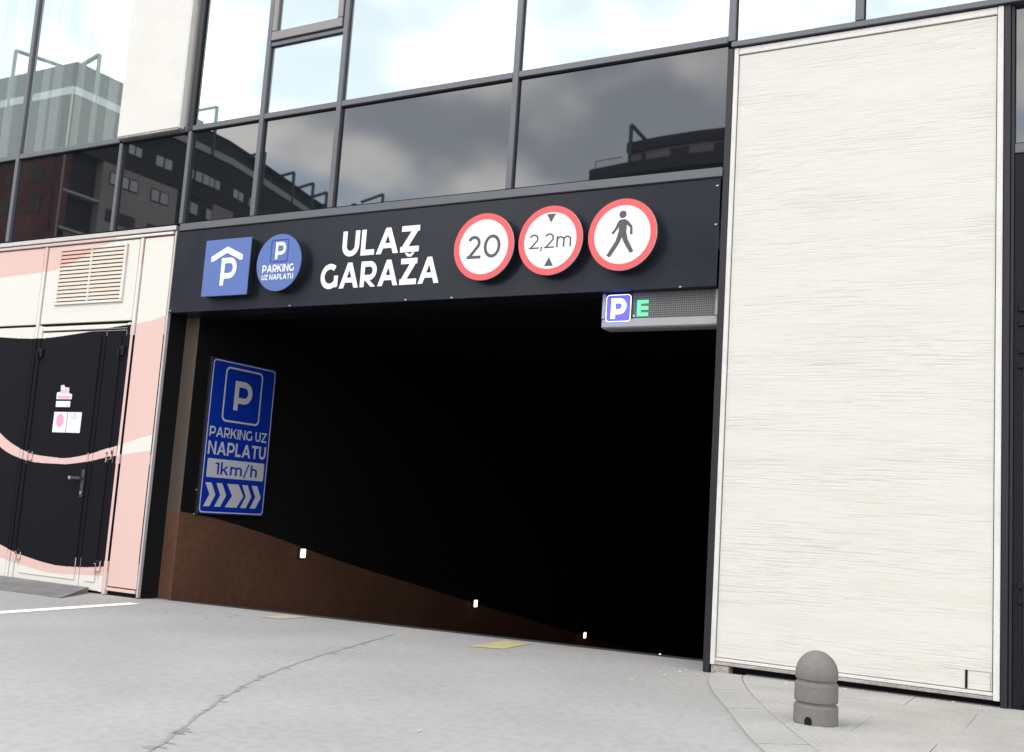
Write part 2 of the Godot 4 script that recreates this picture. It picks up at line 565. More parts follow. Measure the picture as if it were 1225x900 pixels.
func materials() -> void:
	mural()
	travertine()
	led_matrix()
	var g := mat("asphalt", lin(0.272, 0.268, 0.262), 0.9, 0.0, 0.3)
	weathered(g, 11, 0.4, 0.09, 0.93, 1.04, 0.04)
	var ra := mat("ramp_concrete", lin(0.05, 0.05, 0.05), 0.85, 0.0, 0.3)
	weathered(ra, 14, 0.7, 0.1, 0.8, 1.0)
	var k := mat("kerb_stone", lin(0.295, 0.289, 0.277), 0.88, 0.0, 0.3)
	weathered(k, 21, 0.8, 0.2, 0.93, 1.03, 0.06)
	var ps := mat("paving", lin(0.325, 0.316, 0.296), 0.88, 0.0, 0.3)
	weathered(ps, 27, 0.9, 0.25, 0.91, 1.03, 0.06)
	var bo := mat("bollard_concrete", lin(0.146, 0.139, 0.133), 0.85, 0.0, 0.3)
	weathered(bo, 33, 1.2, 0.9, 0.92, 1.03, 0.08)
	mat("white_line", lin(0.62, 0.62, 0.60), 0.8)
	var yl := mat("yellow_line", lin(0.40, 0.35, 0.17), 0.85)
	mat("yellow_faint", lin(0.32, 0.295, 0.215), 0.85)
	weathered(yl, 41, 1.5, 0.8, 0.90, 1.03)
	mat("tar", lin(0.085, 0.085, 0.085), 0.8)
	mat("tar_faint", lin(0.17, 0.168, 0.165), 0.85)
	var fa := mat("fascia", lin(0.0092, 0.0102, 0.0155), 0.32, 0.0, 0.33)
	fa.roughness_texture = noise_tex(51, 0.01, 0.8, 1.0, 256, 3)
	fa.uv1_triplanar = true
	fa.uv1_scale = Vector3.ONE * 0.6
	mat("frame_metal", lin(0.07, 0.073, 0.082), 0.42, 0.35, 0.5)
	mat("frame_light", lin(0.13, 0.125, 0.125), 0.45, 0.3, 0.5)
	var pr := mat("pier_stone", lin(0.49, 0.478, 0.45), 0.75, 0.0, 0.3)
	weathered(pr, 91, 0.5, 0.3, 0.975, 1.01)
	mat("alu_strip", lin(0.40, 0.37, 0.36), 0.4, 0.35, 0.5)
	var st := mat("stone_trim", lin(0.52, 0.50, 0.475), 0.6, 0.0, 0.4)
	weathered(st, 61, 1.4, 0.5, 0.93, 1.02)
	var sb := mat("stone_trim_dirty", lin(0.46, 0.40, 0.37), 0.7, 0.0, 0.4)
	weathered(sb, 66, 1.2, 0.4, 0.72, 1.05)
	mat("gasket", lin(0.008, 0.008, 0.009), 0.7, 0.0, 0.2)
	mat("black_paint", lin(0.006, 0.006, 0.007), 0.55, 0.0, 0.25)
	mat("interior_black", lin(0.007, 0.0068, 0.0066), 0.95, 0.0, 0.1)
	var db := mat("dado_brown", lin(0.112, 0.055, 0.035), 0.9, 0.0, 0.1)
	weathered(db, 95, 0.3, 0.12, 0.90, 1.02)
	mat("jamb_beige", lin(0.072, 0.057, 0.046), 0.85, 0.0, 0.2)
	var dg := mat("spandrel_glass", lin(0.006, 0.0065, 0.008), 0.015, 0.0, 0.7)
	dg.uv1_scale = Vector3.ONE
	var lg := mat("coated_glass", Color(0.80, 0.90, 0.88), 0.01, 0.70, 0.5)
	lg.albedo_color = Color(0.755, 0.795, 0.785, 0.0)
	lg.transparency = BaseMaterial3D.TRANSPARENCY_ALPHA
	mat("room", lin(0.22, 0.25, 0.24), 0.9)
	mat("blind", lin(0.50, 0.60, 0.53), 0.7)
	mat("roof_slab", lin(0.2, 0.2, 0.2), 0.9)
	mat("sign_blue", lin(0.068, 0.112, 0.275), 0.55, 0.0, 0.3)
	mat("sign_deep_blue", lin(0.003, 0.022, 0.24), 0.5, 0.0, 0.2)
	mat("sign_white", lin(0.56, 0.56, 0.565), 0.5, 0.0, 0.4)
	mat("board_white", lin(0.40, 0.40, 0.42), 0.5, 0.0, 0.3)
	mat("post_dark", lin(0.012, 0.012, 0.015), 0.45, 0.2, 0.4)
	mat("sign_red", lin(0.50, 0.070, 0.072), 0.45, 0.0, 0.4)
	mat("sign_grey", lin(0.035, 0.035, 0.04), 0.5)
	mat("sign_side", lin(0.012, 0.012, 0.014), 0.45, 0.0, 0.4)
	mat("led_case", lin(0.22, 0.22, 0.225), 0.45, 0.1, 0.5)
	var lb := mat("led_blue", lin(0.03, 0.03, 0.3), 0.5)
	lb.emission_enabled = true
	lb.emission = Color(0.42, 0.41, 0.96)
	lb.emission_energy_multiplier = 0.5
	var lw := mat("led_white", lin(0.6, 0.6, 0.9), 0.5)
	lw.emission_enabled = true
	lw.emission = Color(0.93, 0.93, 1.0)
	lw.emission_energy_multiplier = 0.9
	var ge := mat("led_green", lin(0.05, 0.3, 0.12), 0.5)
	ge.emission_enabled = true
	ge.emission = Color(0.36, 0.95, 0.58)
	ge.emission_energy_multiplier = 0.7
	var wl := mat("lamp_lens", lin(0.8, 0.8, 0.75), 0.4)
	wl.emission_enabled = true
	wl.emission = Color(1.0, 0.95, 0.84)
	wl.emission_energy_multiplier = 1.6
	mat("paper", lin(0.50, 0.52, 0.56), 0.6)
	mat("paper_pink", lin(0.62, 0.22, 0.34), 0.6)
	mat("paper_grey", lin(0.35, 0.33, 0.42), 0.6)
	mat("hardware", lin(0.05, 0.05, 0.052), 0.3, 0.6, 0.5)
	mat("steel", lin(0.4, 0.4, 0.4), 0.3, 0.8, 0.5)
	var pl := mat("plate", lin(0.20, 0.198, 0.195), 0.7, 0.1, 0.4)
	weathered(pl, 71, 1.5, 0.4, 0.8, 1.04)
	# the buildings across the street
	var wg := mat("far_grey", lin(0.42, 0.385, 0.365), 0.9)
	weathered(wg, 81, 0.15, 0.02, 0.85, 1.05)
	mat("far_dark", lin(0.022, 0.021, 0.023), 0.8)
	mat("far_slate", lin(0.03, 0.034, 0.04), 0.8)
	mat("far_pale", lin(0.42, 0.44, 0.43), 0.85)
	mat("far_taupe", lin(0.16, 0.135, 0.125), 0.9)
	var rd := mat("far_red", lin(0.30, 0.10, 0.085), 0.9)
	weathered(rd, 85, 0.1, 0.03, 0.6, 1.05)
	mat("far_teal", lin(0.02, 0.09, 0.095), 0.5)
	mat("far_window", lin(0.42, 0.44, 0.46), 0.08, 0.0, 0.7)
	mat("far_frame", lin(0.03, 0.03, 0.032), 0.6)
	var gl := mat("far_glass", Color(0.5, 0.6, 0.6), 0.02)
	gl.albedo_color = Color(0.5, 0.6, 0.6, 0.12)
	gl.transparency = BaseMaterial3D.TRANSPARENCY_ALPHA

# ---------------------------------------------------------------- the ground
func G(x: float) -> float:
	return -0.06 + (x + 3.0) * 0.006

func on_ground(poly: PackedVector2Array, up: float, st: SurfaceTool, thick := 0.0) -> void:
	# poly holds (x, z)
	var ix := Geometry2D.triangulate_polygon(poly)
	for i in range(0, ix.size(), 3):
		var p: Array = []
		for k in 3:
			var q := poly[ix[i + k]]
			p.append(Vector3(q.x, G(q.x) + up, q.y))
		tri(st, p[0], p[1], p[2], Vector3.UP)
	if thick > 0:
		var ccw := not Geometry2D.is_polygon_clockwise(poly)
		for i in poly.size():
			var a := poly[i]
			var b := poly[(i + 1) % poly.size()]
			var d := b - a
			var n := Vector3(d.y, 0, -d.x) * (1.0 if ccw else -1.0)
			quad_n(st, Vector3(a.x, G(a.x) + up - thick, a.y), Vector3(b.x, G(b.x) + up - thick, b.y), Vector3(b.x, G(b.x) + up, b.y), Vector3(a.x, G(a.x) + up, a.y), n)

const CREST_L := Vector2(-9.72, -0.22)
const CREST_R := Vector2(-2.93, -0.70)
const SLOPE := 0.186

func crest(x: float) -> float:
	return lerpf(CREST_L.y, CREST_R.y, (x - CREST_L.x) / (CREST_R.x - CREST_L.x))

func ramp_y(x: float, z: float) -> float:
	var d := crest(x) - z
	var e := 0.5   # the brow is eased over this length
	return G(x) - (SLOPE * d * d / (2 * e) if d < e else SLOPE * (d - e / 2))

func wobbly(pts: Array, width: float, seed_: int, step := 0.06) -> PackedVector2Array:
	var r := RandomNumberGenerator.new()
	r.seed = seed_
	var line: Array = []
	for i in pts.size() - 1:
		var a: Vector2 = pts[i]
		var b: Vector2 = pts[i + 1]
		var p0: Vector2 = pts[maxi(i - 1, 0)]
		var p3: Vector2 = pts[mini(i + 2, pts.size() - 1)]
		var n := int(a.distance_to(b) / step) + 1
		for k in n:
			line.append(a.cubic_interpolate(b, p0, p3, float(k) / n))
	line.append(pts[-1])
	var l := PackedVector2Array()
	var rr := PackedVector2Array()
	var drift := 0.0
	for i in line.size():
		var d: Vector2 = (line[mini(i + 1, line.size() - 1)] - line[maxi(i - 1, 0)]).normalized()
		var n := Vector2(-d.y, d.x)
		drift = clampf(drift + r.randf_range(-0.008, 0.008), -0.025, 0.025)
		var w := width * r.randf_range(0.35, 1.3) * (0.3 if i == 0 or i == line.size() - 1 else 1.0)
		l.append(line[i] + n * (drift + w / 2))
		rr.append(line[i] + n * (drift - w / 2))
	rr.reverse()
	l.append_array(rr)
	return l

func build_ground() -> void:
	var st := new_st()
	# in front of the brow and out to the horizon
	var xs := [-400.0, -60.0, -9.72, -6.0, -2.93, 60.0, 400.0]
	for i in xs.size() - 1:
		var a: float = xs[i]
		var b: float = xs[i + 1]
		var za := crest(clampf(a, -9.72, -2.93))
		var zb := crest(clampf(b, -9.72, -2.93))
		var back := 0.0
		if b <= -9.7 or a >= -2.95:
			za = -0.6
			zb = -0.6
			back = -1.0
		quad_n(st, Vector3(a, G(a), za), Vector3(b, G(b), zb), Vector3(b, G(b), 6.0), Vector3(a, G(a), 6.0), Vector3.UP)
		quad_n(st, Vector3(a, G(a), 6.0), Vector3(b, G(b), 6.0), Vector3(b, G(b), 500.0), Vector3(a, G(a), 500.0), Vector3.UP)
	var road := put("road", st, M["asphalt"], self)
	struct(road)
	road.set_meta("label", "worn light grey asphalt apron in front of the garage entrance")
	# painted and worn marks on it
	var w := new_st()
	on_ground(PackedVector2Array([v(-9.42, 0.40), v(-9.60, 0.40), v(-9.02, 6.0), v(-8.84, 6.0)]), 0.004, w)
	put("white_line", w, M["white_line"], road)
	for q: Array in [[v(-5.19, 0.36), v(-4.88, 0.24), v(-4.93, -0.40), v(-5.21, -0.36)], [v(-7.86, 0.19), v(-7.62, 0.16), v(-7.60, -0.25), v(-7.86, -0.24)]]:
		var y := new_st()
		on_ground(PackedVector2Array(q), 0.004, y)
		put("yellow_line", y, M["yellow_line"] if q[0].x > -6.0 else M["yellow_faint"], road)
	var trails := [[[v(-6.14, 0.15), v(-5.63, 1.86), v(-5.0, 3.5), v(-4.28, 4.71), v(-4.0, 5.2), v(-3.6, 5.9)], 0.026, 3, "tar"]]
	for t: Array in trails:
		var c := new_st()
		on_ground(wobbly(t[0], t[1], t[2]), 0.002, c)
		put("crack", c, M["tar_faint"], road)
	var r := RandomNumberGenerator.new()
	r.seed = 77
	var path := [v(-6.0, 0.6), v(-5.63, 1.86), v(-5.0, 3.5), v(-4.28, 4.71), v(-4.0, 5.2)]
	for k in 34:   # chips broken off along the crack, and darker spots near the left jamb
		var at := v(r.randf_range(-8.9, -7.9), r.randf_range(0.0, 0.8))
		if k < 26:
			var u := r.randf() * 3.99
			at = (path[int(u)] as Vector2).cubic_interpolate(path[int(u) + 1], path[maxi(int(u) - 1, 0)], path[mini(int(u) + 2, 4)], u - int(u)) + v(r.randf_range(-0.01, 0.07), r.randf_range(-0.02, 0.05))
		var p := PackedVector2Array()
		for i in 9:
			var a := TAU * i / 9
			var rr := r.randf_range(0.4, 1.0)
			p.append(at + v(cos(a) * rr * 0.05, sin(a) * rr * 0.022))
		var c := new_st()
		on_ground(p, 0.002, c)
		put("stain", c, M["tar_faint"], road)
	# ramp going down
	var rp := new_st()
	var n := 24
	for i in n:
		for s in 4:
			var x0 := lerpf(-9.72, -2.93, s / 4.0)
			var x1 := lerpf(-9.72, -2.93, (s + 1) / 4.0)
			var f := func(x: float, k: int) -> Vector3:
				var z := crest(x) - (k * 0.0834 if k <= 6 else 0.5 + (k - 6) * 1.5)
				return Vector3(x, ramp_y(x, z), z)
			quad_n(rp, f.call(x0, i), f.call(x1, i), f.call(x1, i + 1), f.call(x0, i + 1), Vector3.UP)
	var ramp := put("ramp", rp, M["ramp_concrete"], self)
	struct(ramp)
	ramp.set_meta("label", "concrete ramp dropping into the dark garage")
	# the paved island on the right, with its curved row of kerb stones
	var isl := Node3D.new()
	isl.name = "pavement"
	add_child(isl)
	struct(isl)
	isl.set_meta("label", "pale paved island with curved kerb at the foot of the stone wall panel")
	var outer := [v(-2.93, 0.02), v(-2.88, 0.375), v(-2.62, 1.05), v(-2.28, 1.76), v(-1.77, 2.81), v(-1.2, 3.75), v(-0.4, 4.7), v(0.8, 5.6), v(2.4, 6.2)]
	var inner := [v(-2.70, 0.02), v(-2.66, 0.20), v(-2.43, 0.80), v(-2.08, 1.55), v(-1.53, 2.60), v(-0.97, 3.5), v(-0.2, 4.4), v(0.92, 5.3), v(2.45, 5.92)]
	var zs := []
	for i in outer.size() - 1:
		var parts := 1
		for k in parts:
			var o0: Vector2 = outer[i]
			var o1: Vector2 = outer[i + 1]
			var i0: Vector2 = inner[i]
			var i1: Vector2 = inner[i + 1]
			var p := PackedVector2Array()
			for t in 5:
				p.append(o0.cubic_interpolate(o1, outer[maxi(i - 1, 0)], outer[mini(i + 2, outer.size() - 1)], 0.008 + t / 4.0 * 0.984))
			for t in 5:
				p.append(i0.cubic_interpolate(i1, inner[maxi(i - 1, 0)], inner[mini(i + 2, inner.size() - 1)], 0.992 - t / 4.0 * 0.984))
			var st2 := new_st()
			on_ground(p, 0.014, st2, 0.05)
			put("kerb_stone", st2, M["kerb_stone"], isl)
	var area := PackedVector2Array()
	for i in inner.size() - 1:
		for t in 4:
			area.append((inner[i] as Vector2).cubic_interpolate(inner[i + 1], inner[maxi(i - 1, 0)], inner[mini(i + 2, inner.size() - 1)], t / 4.0) + v(0.006, -0.004))
	area.append(v(2.45, 5.9))
	area.append(v(2.45, -0.10))
	area.append(v(-2.70, -0.10))
	var bed := new_st()
	on_ground(area, 0.006, bed)
	put("bed", bed, M["kerb_stone"], isl)
	var r2 := RandomNumberGenerator.new()
	r2.seed = 5
	var zrows := [-0.10, 0.52, 1.22, 1.95, 2.62, 3.3, 4.0, 4.7, 5.4, 6.1]
	for a in zrows.size() - 1:
		var x := -3.1 + (a % 2) * 0.4
		while x < 2.4:
			var wd := r2.randf_range(0.75, 1.05)
			var cell := PackedVector2Array([v(x + 0.002, zrows[a] + 0.002), v(x + wd - 0.002, zrows[a] + 0.002), v(x + wd - 0.002, zrows[a + 1] - 0.002), v(x + 0.002, zrows[a + 1] - 0.002)])
			for piece: PackedVector2Array in Geometry2D.intersect_polygons(cell, area):
				var s3 := new_st()
				on_ground(piece, 0.0125 + r2.randf_range(-0.0015, 0.0015), s3, 0.02)
				put("paving_slab", s3, M["paving"], isl)
			x += wd
	# crumbs and scraps swept against the edges
	var lt := new_st()
	for k in 63:
		var p: Vector2
		if k < 34:
			p = v(r2.randf_range(-3.3, -0.8), 0.05 + absf(r2.randfn(0.0, 0.12)))
		elif k < 46:
			p = v(-2.9 + r2.randfn(0, 0.3), 0.6 + r2.randfn(0, 0.6))
		elif k < 58:
			p = v(r2.randf_range(-10.8, -9.9), r2.randf_range(0.03, 0.2))
		else:
			p = v(r2.randf_range(-7.0, -2.2), r2.randf_range(0.5, 4.0))
		var s := r2.randf_range(0.004, 0.012)
		var y := G(p.x) + (0.016 if p.x > -2.6 else 0.003)
		var t := Transform3D(Basis(Vector3.UP, r2.randf() * TAU), Vector3(p.x, y, p.y))
		bx(lt, -s, s, 0.0, s * 0.6, -s * 0.6, s * 0.6, s * 0.2, t)
	var li := put("litter", lt, M["stone_trim"], self)
	li.set_meta("kind", "stuff")
	li.set_meta("label", "pale crumbs and scraps swept along the foot of the facade")

# ---------------------------------------------------------------- the building
func pane(called: String, m: Material, b: Node3D, x0: float, x1: float, y0: float, y1: float, z: float, th := 0.012) -> MeshInstance3D:
	if m == M["coated_glass"]:   # one sheet of glass
		var st := new_st()
		quad_n(st, Vector3(x0, y0, z), Vector3(x1, y0, z), Vector3(x1, y1, z), Vector3(x0, y1, z), Vector3.BACK)
		return put(called, st, m, b)
	return box(called, m, b, x0, x1, y0, y1, z - th, z, 0.002)

func build_facade(b: Node3D) -> void:
	var F: Material = M["frame_metal"]
	var y_hi := 9.0
	# upper glazing, bay by bay
	var xs := [-15.3, -13.13, -11.07, -9.845, -8.695, -7.55, -5.28, -3.02, -1.885, -0.72, 1.6, 3.9]
	for i in xs.size() - 1:
		var x0: float = xs[i] + 0.045
		var x1: float = xs[i + 1] - 0.045
		if i == 2:
			continue   # the stone pier stands here
		var yb := 5.635 if xs[i] < -3.1 else 5.575
		if i == 4:   # the bay with an opening sash
			pane("window_pane", M["coated_glass"], b, x0, x1, yb, 6.44, 0.0)
			box("transom", F, b, x0 - 0.012, x1 + 0.012, 6.45, 6.50, -0.06, 0.035, 0.004)
			var s := Node3D.new()
			s.name = "opening_window"
			b.add_child(s, true)
			box("frame", M["frame_light"], s, x0, x1, 6.51, 6.62, -0.03, 0.06, 0.006)
			box("frame", M["frame_light"], s, x0, x0 + 0.075, 6.622, 8.6, -0.03, 0.06, 0.006)
			box("frame", M["frame_light"], s, x1 - 0.075, x1, 6.622, 8.6, -0.03, 0.06, 0.006)
			box("frame", M["frame_light"], s, x0, x1, 8.602, 8.7, -0.03, 0.06, 0.006)
			pane("pane", M["coated_glass"], s, x0 + 0.085, x1 - 0.085, 6.63, 8.59, 0.02)
			pane("window_pane", M["coated_glass"], b, x0, x1, 8.75, y_hi, 0.0)
		else:
			pane("window_pane", M["coated_glass"], b, x0, x1, yb, y_hi, 0.0)
	for i in range(0, xs.size()):
		var x: float = xs[i]
		var lo := 4.385 if x < -3.1 else 5.565
		if i == 2:
			box("mullion", F, b, x - 0.028, x + 0.028, 4.385, 5.54, -0.07, 0.04, 0.005)
			continue
		if i == 3:
			box("mullion", F, b, x - 0.028, x + 0.028, 4.385, 5.553, -0.07, 0.045, 0.005)
			box("mullion", M["post_dark"], b, x - 0.05, x + 0.028, 5.556, y_hi, -0.07, 0.045, 0.005)
			continue
		box("mullion", F, b, x - 0.033, x + 0.033, lo, y_hi, -0.07, 0.045, 0.005)
	# rails between the mullions
	for i in 7:
		var x0: float = xs[i] + (0.0285 if i == 2 or i == 3 else 0.0335)
		var x1: float = xs[i + 1] - (0.0285 if i + 1 == 2 else (0.0505 if i + 1 == 3 else 0.0335))
		box("transom", F, b, x0, x1, 5.555, 5.622, -0.07, 0.04, 0.005)
		# spandrel glass below
		pane("spandrel_pane", M["spandrel_glass"], b, x0 + 0.006, x1 - 0.006, 4.40, 5.535, 0.0)
	box("rail", F, b, -9.84, -3.055, 4.29, 4.378, -0.07, 0.05, 0.006)
	box("rail", F, b, -3.018, 3.9, 5.505, 5.558, -0.07, 0.05, 0.005)
	box("backing", M["gasket"], b, -15.3, -3.06, 4.30, 5.60, -0.16, -0.075)
	# pier of pale stone standing proud of the glass
	var p := Node3D.new()
	p.name = "stone_pier"
	b.add_child(p, true)
	box("facing", M["pier_stone"], p, -11.08, -9.985, 5.60, y_hi, -0.06, 0.105, 0.006)
	box("edge_trim", M["stone_trim"], p, -9.983, -9.965, 5.59, y_hi, -0.06, 0.109, 0.003)
	box("edge_trim", M["stone_trim_dirty"], p, -11.08, -9.985, 5.575, 5.598, -0.06, 0.100, 0.003)
	# floor, ceiling and back of the room behind the upper glass, with hanging blinds
	box("room_floor", M["room"], b, -15.3, 3.9, 5.35, 5.49, -6.0, -0.12)
	box("room_wall", M["room"], b, -15.3, 3.9, 5.49, 9.0, -6.2, -6.0)
	box("end_wall", M["room"], b, -15.6, -15.3, -0.3, 9.4, -6.2, -0.06)
	box("end_wall", M["room"], b, 3.95, 4.25, -0.3, 9.4, -6.2, -0.06)
	box("roof", M["roof_slab"], b, -15.6, 4.25, 9.03, 9.4, -6.3, 0.06)
	var r := RandomNumberGenerator.new()
	r.seed = 8
	var x := -15.1
	while x < -11.2:
		var w := r.randf_range(0.10, 0.2)
		box("blind_slat", M["blind"], b, x, x + w, 5.52, 8.95, -0.30, -0.285)
		x += w + r.randf_range(0.06, 0.34)

	# ---- the black fascia over the entrance
	var f := Node3D.new()
	f.name = "fascia"
	b.add_child(f, true)
	box("fascia_board", M["fascia"], f, -9.885, -3.075, 3.285, 4.284, -0.28, 0.03, 0.004)
	letters("letter", "ULAZ", 0.215, -7.325, -6.315, 3.812, 0.285, 0.0305, 0.036, M["sign_white"], f, true, 0.10)
	letters("letter", "GARAŽA", 0.215, -7.59, -6.035, 3.462, 0.282, 0.0305, 0.036, M["sign_white"], f, true, 0.10)

	for q: Array in [[-6.43, 3.30], [-5.86, 3.298], [-3.41, 3.292], [-3.10, 3.85], [-3.10, 4.21], [-9.86, 3.31], [-8.0, 3.30]]:
		box("bolt", M["steel"], f, q[0] - 0.012, q[0] + 0.012, q[1] - 0.008, q[1] + 0.008, 0.0305, 0.04, 0.004)

	# ---- big stone panel at right
	var sp := Node3D.new()
	sp.name = "stone_panel"
	b.add_child(sp, true)
	box("facing", M["travertine"], sp, -2.945, -0.803, 0.075, 5.425, -0.10, 0.012, 0.003)
	box("edge_trim", M["stone_trim"], sp, -2.992, -2.951, 0.012, 5.496, -0.10, 0.028, 0.004)
	box("edge_trim", M["stone_trim"], sp, -0.797, -0.752, 0.012, 5.496, -0.10, 0.028, 0.004)
	box("edge_trim", M["stone_trim"], sp, -2.949, -0.799, 5.432, 5.494, -0.10, 0.024, 0.004)
	box("edge_trim", M["stone_trim_dirty"], sp, -2.949, -0.799, 0.014, 0.040, -0.10, 0.026, 0.003)
	box("edge_trim", M["stone_trim"], sp, -2.949, -0.799, 0.044, 0.070, -0.10, 0.020, 0.003)
	box("backing", M["gasket"], sp, -2.99, -0.76, -0.25, 5.49, -0.16, -0.105)
	box("hatch_slot", M["gasket"], sp, -0.992, -0.974, 0.078, 0.215, 0.0125, 0.016)
	box("hatch_seam", M["stone_trim_dirty"], sp, -0.972, -0.812, 0.213, 0.218, 0.0125, 0.0145)
	box("hatch_seam", M["stone_trim_dirty"], sp, -0.817, -0.812, 0.078, 0.212, 0.0125, 0.0145)
	box("foot", M["stone_trim_dirty"], sp, -2.985, -2.83, -0.12, 0.010, -0.10, 0.015, 0.004)
	# dark posts left and right of it
	box("post", M["post_dark"], b, -3.053, -2.996, -0.2, 5.50, -0.16, 0.030, 0.004)
	box("post", M["post_dark"], b, -0.748, -0.700, -0.2, 5.50, -0.16, 0.022, 0.004)
	box("post", M["post_dark"], b, -0.697, -0.672, -0.2, 5.50, -0.16, 0.0, 0.003)
	pane("spandrel_pane", M["spandrel_glass"], b, -0.664, 3.9, 4.345, 5.49, -0.03)
	box("transom", F, b, -0.67, 3.9, 4.255, 4.335, -0.12, -0.005, 0.004)
	# black service door at the right edge
	var dr := Node3D.new()
	dr.name = "service_door"
	b.add_child(dr, true)
	box("door_frame", M["black_paint"], dr, -0.67, -0.60, -0.2, 4.25, -0.12, -0.012, 0.004)
	box("door_leaf", M["black_paint"], dr, -0.595, 1.2, 0.02, 4.20, -0.10, -0.03, 0.004)
	box("door_leaf", M["black_paint"], dr, 1.21, 3.9, -0.2, 4.25, -0.10, -0.03, 0.004)
	box("threshold", M["gasket"], dr, -0.598, 1.2, -0.2, 0.015, -0.10, -0.02, 0.004)
	for y: float in [2.97, 2.64, 0.85]:
		for k in 2:
			box("hinge", M["black_paint"], dr, -0.64, -0.52, y - k * 0.115, y + 0.05 - k * 0.115, -0.029, 0.006, 0.006)

func build_left_wall(b: Node3D) -> void:
	var m: Material = M["mural_paint"]
	box("backing", M["gasket"], b, -15.6, -9.955, -0.3, 4.29, -0.28, -0.045)
	# light rail along the top, and the posts between the panels
	box("rail", M["alu_strip"], b, -15.3, -9.925, 4.318, 4.374, -0.05, 0.030, 0.005)
	box("rail", m, b, -15.3, -9.965, 4.272, 4.305, -0.05, 0.02, 0.003)
	box("edge_strip", M["alu_strip"], b, -9.950, -9.924, -0.09, 4.312, -0.04, 0.008, 0.004)
	for x: float in [-12.315, -10.507]:
		box("frame_post", m, b, x - 0.026, x + 0.026, -0.10, 4.262, -0.04, 0.012, 0.004)
	var rows := [[-13.93, -12.360, -0.06, 3.19], [-13.93, -12.360, 3.222, 4.255], [-10.462, -9.968, 0.0, 4.255]]
	for q: Array in rows:
		box("wall_panel", m, b, q[0], q[1], q[2], q[3], -0.04, 0.0, 0.004)
	box("wall_panel", M["black_paint"], b, -15.3, -13.945, -0.1, 4.26, -0.04, 0.0, 0.004)
	box("bottom_rail", m, b, -10.462, -9.968, -0.05, -0.014, -0.04, 0.012, 0.003)
	# panel above the door with the louvred vent
	box("wall_panel", m, b, -12.27, -10.552, 3.225, 4.255, -0.04, 0.0, 0.004)
	var g := Node3D.new()
	g.name = "vent_grille"
	b.add_child(g, true)
	box("vent_back", M["gasket"], g, -12.00, -10.79, 3.50, 4.18, 0.001, 0.004)
	for q: Array in [[-12.03, -11.985], [-11.415, -11.385], [-10.80, -10.755]]:
		box("vent_frame", m, g, q[0], q[1], 3.50, 4.18, 0.001, 0.024, 0.003)
	box("vent_frame", m, g, -12.03, -10.755, 3.465, 3.498, 0.001, 0.024, 0.003)
	box("vent_frame", m, g, -12.03, -10.755, 4.182, 4.212, 0.001, 0.024, 0.003)
	var ms: StandardMaterial3D = m.duplicate()
	ms.albedo_color = Color(0.985, 0.945, 0.915)
	for i in 13:
		var y := 3.512 + i * 0.0515
		for q: Array in [[-11.984, -11.416], [-11.384, -10.801]]:
			var st := new_st()
			quad_n(st, Vector3(q[0], y, 0.022), Vector3(q[1], y, 0.022), Vector3(q[1], y + 0.027, 0.020), Vector3(q[0], y + 0.027, 0.020), Vector3(0, 0, 1))
			quad_n(st, Vector3(q[0], y + 0.027, 0.020), Vector3(q[1], y + 0.027, 0.020), Vector3(q[1], y + 0.044, 0.005), Vector3(q[0], y + 0.044, 0.005), Vector3(0, 1, 0.5))
			quad_n(st, Vector3(q[0], y, 0.022), Vector3(q[1], y, 0.022), Vector3(q[1], y + 0.006, 0.005), Vector3(q[0], y + 0.006, 0.005), Vector3(0, -1, 0))
			put("slat", st, ms, g)
	# the double door, painted over by the mural
	var d := Node3D.new()
	d.name = "double_door"
	b.add_child(d, true)
	box("door_frame", m, d, -12.28, -12.205, -0.08, 3.195, -0.04, 0.006, 0.004)
	box("door_frame", m, d, -10.605, -10.542, -0.08, 3.195, -0.04, 0.006, 0.004)
	box("door_frame", m, d, -12.203, -10.607, 3.130, 3.185, -0.04, 0.006, 0.004)
	for q: Array in [[-12.198, -10.978], [-10.968, -10.612]]:
		var st := new_st()
		bx(st, q[0], q[1], -0.075, 3.107, -0.04, -0.002, 0.004)
		bx(st, q[0] + 0.10, q[1] - 0.07, 0.02, 3.03, -0.0015, 0.009, 0.006)
		put("door_leaf", st, m, d)
	for q: Array in [[-12.18, 2.84], [-10.65, 2.84], [-12.13, 1.50], [-10.66, 1.56], [-12.12, 0.25], [-10.64, 0.22]]:
		var st := new_st()
		bx(st, q[0] - 0.035, q[0] + 0.045, q[1] - 0.06, q[1] + 0.06, 0.0095, 0.026, 0.006)
		bx(st, q[0] - 0.042, q[0] - 0.018, q[1] - 0.095, q[1] + 0.03, 0.0265, 0.045, 0.005)
		put("hinge", st, m if q[1] < 2.0 else M["black_paint"], d)
	var h := new_st()
	bx(h, -11.115, -11.06, 1.02, 1.36, 0.0095, 0.02, 0.004)
	bx(h, -11.10, -11.075, 1.24, 1.265, 0.02, 0.06, 0.004)
	bx(h, -11.27, -11.075, 1.235, 1.268, 0.06, 0.078, 0.006)
	put("handle", h, M["hardware"], d)
	box("lock", M["steel"], d, -11.10, -11.075, 1.06, 1.09, 0.0205, 0.03, 0.003)
	box("handle_tip", M["steel"], d, -11.278, -11.24, 1.232, 1.271, 0.0585, 0.0795, 0.004)
	# notices stuck on the leaf
	var lg := new_st()
	extrude(lg, [[PackedVector2Array([v(-11.76, 2.235), v(-11.47, 2.235), v(-11.47, 2.30), v(-11.53, 2.31), v(-11.54, 2.385), v(-11.62, 2.385), v(-11.64, 2.42), v(-11.70, 2.41), v(-11.69, 2.33), v(-11.76, 2.32)])], []], 0.0095, 0.0115)
	put("sticker", lg, M["paper"], d)
	var lp := new_st()
